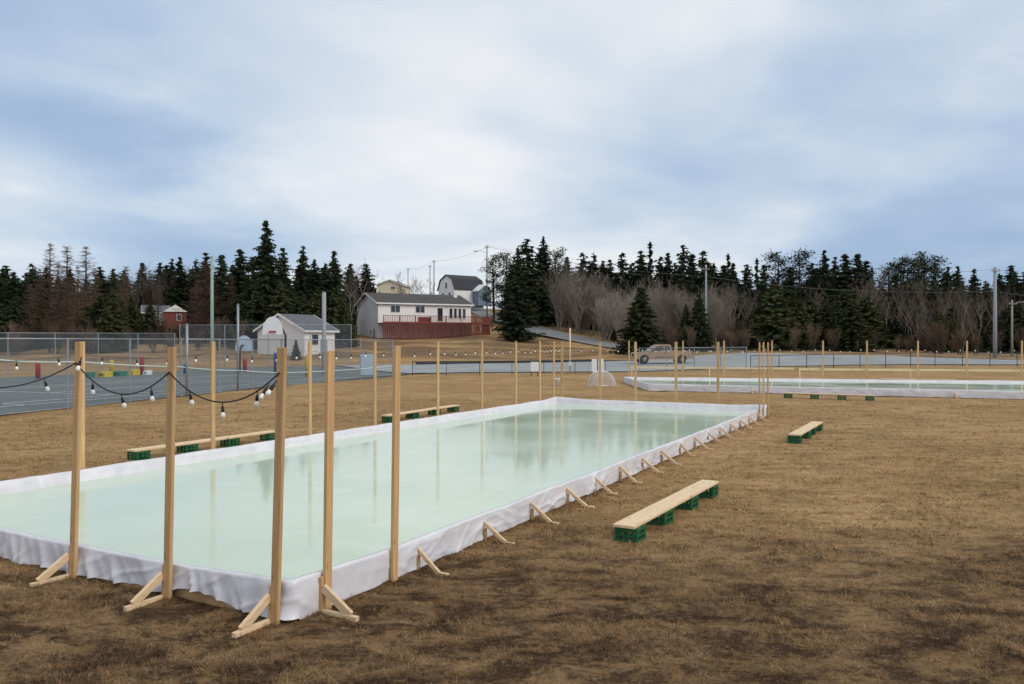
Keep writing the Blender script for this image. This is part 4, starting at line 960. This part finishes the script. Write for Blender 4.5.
# skyline conifers (pixel column, distance, top row)
for px, Y, top, k in ((-45,118,262,'spruce'),(-22,122,268,'spruce'),(3,120,267,'spruce'),(14,112,271,'spruce'),(26,116,272,'spruce'),(100,124,266,'spruce'),(113,130,268,'spruce'),
        (142,135,262,'spruce'),(160,134,262,'spruce'),(172,130,258,'spruce'),(180,126,256,'spruce'),(196,128,258,'spruce'),(206,124,252,'spruce'),(222,122,254,'spruce'),(240,112,248,'spruce'),(252,108,256,'spruce'),
        (283,104,247,'spruce'),(303,106,245,'spruce'),(314,108,258,'spruce'),(334,104,250,'spruce'),(325,110,262,'spruce'),(349,126,264,'spruce'),(366,130,263,'spruce'),(374,134,283,'spruce'),(357,132,275,'spruce'),
        (505,138,254,'pine'),(494,140,256,'pine'),(527,136,238,'spruce'),(543,136,235,'spruce'),(556,140,250,'pine'),(567,146,256,'spruce'),(583,144,252,'spruce'),(594,146,252,'spruce'),(603,148,260,'spruce'),(610,146,259,'spruce'),(622,144,252,'spruce'),(632,148,262,'spruce'),
        (641,142,250,'spruce'),(650,140,240,'snag'),(660,146,256,'spruce'),(668,142,252,'spruce'),(675,144,262,'spruce'),(683,138,244,'spruce'),(692,140,253,'spruce'),(703,140,250,'spruce'),(714,144,262,'spruce'),(728,138,252,'snag'),(733,142,262,'spruce'),(745,140,264,'snag'),(757,138,257,'snag'),(764,142,264,'spruce'),
        (777,132,254,'pine'),(799,130,252,'pine'),(790,140,266,'spruce'),(812,138,262,'spruce'),(824,130,249,'spruce'),(835,136,256,'spruce'),(845,130,253,'spruce'),(858,130,253,'spruce'),(866,138,260,'spruce'),(872,140,266,'snag'),
        (890,122,264,'pine'),(902,120,259,'pine'),(914,118,257,'pine'),(924,120,256,'pine'),(936,122,260,'pine'),(948,122,266,'spruce'),(958,116,265,'spruce'),(974,118,268,'spruce'),(986,122,284,'spruce'),(1000,118,281,'spruce'),(1015,112,274,'spruce'),(1032,112,276,'spruce'),(1056,112,268,'spruce'),(1085,112,272,'pine')):
    tree(k, px, Y, top)
tree('spruce', 266, 100, 219, 'tallest pointed spruce of the picture rising behind the shed', 2, .95)
tree('spruce', 518, 110, 246, 'big dark spruce standing alone beside the hillside road', 0, .95)
tree('fir', 641, 92, 286, 'dark bushy fir in front of the grey thicket, left of truck', 0)
tree('fir', 296, 80, 339, 'tiny conifer growing against the white shed wall', 2, .8)
tree('fir', 699, 96, 293, 'dark fir beside the pale pole, right behind the truck', 1, .8)
tree('fir', 686, 97, 303, 'lower dark fir just left of its taller neighbour by the pole', 2, .9)
tree('larch', 205, 104, 262, 'broad reddish bare larch next to the tall green pole', 2, 1.0)
for px, Y, top, wd in ((775,98,284,1.1),(764,101,294,1.0),(788,100,288,1.0),(800,99,300,1.0),(838,99,306,1.0),(896,103,318,1.0),(985,101,322,1.0),(1030,100,300,1.0),(810,103,298,1.1),(826,104,302,1.1),(852,96,300,1.0),(845,101,288,1.1),(866,103,296,1.1),(880,106,304,1.1),(940,100,312,1.0),(925,104,318,1.0),(755,104,308,1.0),
                       (1016,98,300,1.0),(1004,100,310,1.0),(952,103,306,.9),(566,141,312,.7),(546,145,314,.7),(612,118,318,.8),(112,96,290,1.0),(100,98,296,1.0),(122,98,300,.8),(88,100,305,1.0),(16,100,296,1.1),(-6,98,292,1.1),(36,102,300,1.0),(236,104,300,1.0),(258,98,285,1.2),(282,97,282,1.2),(300,97,290,1.1),(318,98,286,1.1),(338,99,284,1.1),(343,118,292,1.0),(352,126,296,.9),(246,100,300,1.0)):
    tree('fir', px, Y, top, wide=wd * (1.4 if px > 740 else 1.0))
for px, Y, top in ((50,104,243),(67,106,246),(86,108,246),(58,101,262),(78,100,266),(95,104,268),(120,110,272),(40,104,268),(126,114,266),(30,100,284),(150,128,270),(197,108,280),(232,106,276)): tree('larch', px, Y, top, v=rt.randrange(2))
# grey alder thicket
for k in range(88):
    px = 538 + 196 * ((k * .618) % 1); Y = rt.uniform(142, 150) if px < 560 else rt.uniform(126, 140) if px < 600 else rt.uniform(110, 130); e_ = (px - 538) / 196
    tree('alder', px, Y, 268 + 22 * e_ + rt.uniform(-5, 22) - (Y - 116) * .5, wide=rt.uniform(.8, 1.1))
# brown deciduous trees to the right, left and along the hilltop
for k in range(34):
    px = 728 + 320 * ((k * .618 + .3) % 1); tree('birch', px, rt.uniform(100, 120), rt.uniform(272, 300), wide=rt.uniform(.8, 1.1))
tree('birch', 962, 98, 276, 'pale stemmed bare tree forking low beside the right utility pole', 0, 1.1)
tree('birch', 977, 99, 282, 'slender pale bare tree just left of the right utility pole', 1, 1.0)
tree('birch', 918, 100, 292, 'leaning pale stemmed bare tree among the rusty bushes', 2, 1.0)
tree('birch', 862, 114, 262, 'tall spreading bare tree among the evergreens at right centre', 1, 1.2)
for k in range(14): tree('birch', rt.uniform(110, 215), rt.uniform(127, 138), rt.uniform(258, 276))
for px, top in ((352,255),(404,270),(412,276),(421,272),(398,282),(428,280),(446,290)): tree('birch', px, rt.uniform(170, 190) if px > 370 else 116, top)
for k in range(60):
    px = rt.choice((rt.uniform(880, 1040), rt.uniform(735, 900), rt.uniform(640, 740))); tree('bush', px, rt.uniform(93, 102), rt.uniform(316, 334))
for k in range(30):
    px = rt.uniform(-40, 250); tree('bush', px, rt.uniform(92, 100), rt.uniform(326, 333) if 128 < px < 190 else rt.uniform(312, 332))
for px, Y, top in ((478,122,322),(484,124,318),(492,128,312),(440,168,293),(426,172,291),(455,166,295),(470,121,326)): tree('bush', px, Y, top)
tree('larch', 158, 107, 285, 'bare brown larch standing in front of the red house', 0, .8)
tree('fir', 150, 106, 303, 'low dark fir hiding the left half of the red house', 2, 1.3)
tree('fir', 131, 104, 296, 'dark bushy fir just left of the half hidden red house', 0, .9)
for k in range(9): tree('bush', 134 + 7.5 * k, rt.uniform(104, 108), rt.uniform(315, 321), wide=1.5)
# evergreens closing the woods behind
for k in range(170):
    px = -60 + 1180 * ((k * .618 + .11) % 1)
    if 370 < px < 500: continue
    tree('spruce', px, rt.uniform(146, 165), 271 + rt.uniform(-8, 14), fill=True, wide=1.25)
for k in range(16):
    px = 500 + 30 * k
    if px < 625: continue
    tree('fir', px, rt.uniform(126, 134), rt.uniform(300, 312), wide=1.3, fill=True)
for k in range(26):
    px = (-50 + 29 * k) if k < 13 else (740 + 24 * (k - 13))
    if not 128 < px < 196: tree('fir', px, rt.uniform(112, 124), rt.uniform(284, 300), wide=1.35, fill=True)
ORD = ['leftmost', 'second from left', 'third from left', 'fourth from left', 'fifth from left', 'sixth from left', 'seventh from left', 'eighth from left', 'ninth from left', 'tenth from left', 'eleventh from left', 'twelfth from left']
for (kind, reg, fill), lst in REGISTER.items():
    lst.sort(key=lambda a: a[0]); base_ = LB[kind] + ' ' + reg
    if fill: base_ = 'dim evergreen mostly hidden deep in the woods ' + reg
    for i, (px, o) in enumerate(lst):
        if fill or len(lst) > 12: o['label'] = base_; o['group'] = base_
        elif len(lst) == 1: o['label'] = base_; o['group'] = 'woods behind the field'
        else: o['label'] = base_ + ', ' + (ORD[i] if i < len(lst) - 1 else 'rightmost'); o['group'] = base_

# ------------------------------------------------------------------ dead grass blades
def inrink(x, y):
    for P_ in (P1, P2):
        ok = True
        for i in range(4):
            a, b_ = P_[i], P_[(i+1) % 4]; d = (b_ - a).normalized()
            if (x - a.x) * d.y - (y - a.y) * d.x > .03: ok = False; break
        if ok: return True
    return False
def incourt(x, y):
    for i in range(len(COURT_N) - 1):
        (x0, y0), (x1, y1) = COURT_N[i], COURT_N[i+1]
        if y0 <= y <= y1: return x < x0 + (x1 - x0) * (y - y0) / (y1 - y0)
    return y < 60 and x < -20
rg = random.Random(5); gv = []; gf_ = []; tone = []
def scatter(y0, y1, n, lo, hi, wd):
    for _ in range(n):
        y = y0 + (y1 - y0) * rg.random(); x = rg.uniform(-(.72 * y + 2.2), .72 * y + 2.2)
        if inrink(x, y) or incourt(x, y): continue
        dn = mnoise.noise(Vector((x * 1.1, y * 1.1, 0))) + .6 * mnoise.noise(Vector((x * 3.7, y * 3.7, 4)))
        if dn < rg.uniform(-.9, .3): continue
        z = gz(x, y); tn = rg.choice((rg.uniform(.55, 1.0), rg.uniform(1.0, 1.75)))
        for k in range(3):
            a = rg.random() * 6.283; l = rg.uniform(lo, hi) * (1 + .5 * dn); el = rg.uniform(.08, .75); ox, oy = x + rg.uniform(-.03, .03), y + rg.uniform(-.03, .03)
            dx, dy, dz = math.cos(a) * math.cos(el), math.sin(a) * math.cos(el), math.sin(el); o = len(gv)
            gv.extend(((ox - dy * wd, oy + dx * wd, z - .004), (ox + dy * wd, oy - dx * wd, z - .004), (ox + dx * l, oy + dy * l, z + dz * l)))
            gf_.append((o, o+1, o+2)); t_ = tn * rg.uniform(.85, 1.15); tone.extend((t_, t_, t_))
scatter(3.5, 9, 95000, .04, .10, .0030)
scatter(9, 17, 70000, .045, .10, .0048)
scatter(17, 34, 40000, .04, .09, .009)
for P_, n_, wd in ((P1, 5200, .0035), (P2, 2500, .011)):
    for i in range(4):
        a, b_ = P_[i], P_[(i+1) % 4]; d = (b_ - a).normalized(); nn = Vector((d.y, -d.x, 0)); l_ = (b_ - a).length
        for _ in range(int(n_ * l_ / 22)):
            q = a + d * rg.uniform(0, l_) + nn * (.055 + abs(rg.gauss(0, .05))); z = gz(q.x, q.y); an_ = rg.random() * 6.283; el = rg.uniform(.3, 1.2); l = rg.uniform(.03, .085); o = len(gv)
            dx, dy, dz = math.cos(an_) * math.cos(el), math.sin(an_) * math.cos(el), math.sin(el); t_ = rg.uniform(.6, 1.5)
            gv.extend(((q.x - dy*wd, q.y + dx*wd, z - .004), (q.x + dy*wd, q.y - dx*wd, z - .004), (q.x + dx*l, q.y + dy*l, z + dz*l))); gf_.append((o, o+1, o+2)); tone.extend((t_,)*3)
me = bpy.data.meshes.new('dead_grass'); me.from_pydata(gv, [], gf_); me.materials.append(BLADE)
at = me.attributes.new('tone', 'FLOAT', 'POINT'); at.data.foreach_set('value', tone)
tag(link('dead_grass', me), 'short matted brown dead grass covering the field', 'grass', kind='stuff')
print('tris grass', len(gf_), 'objects', len(bpy.data.objects))
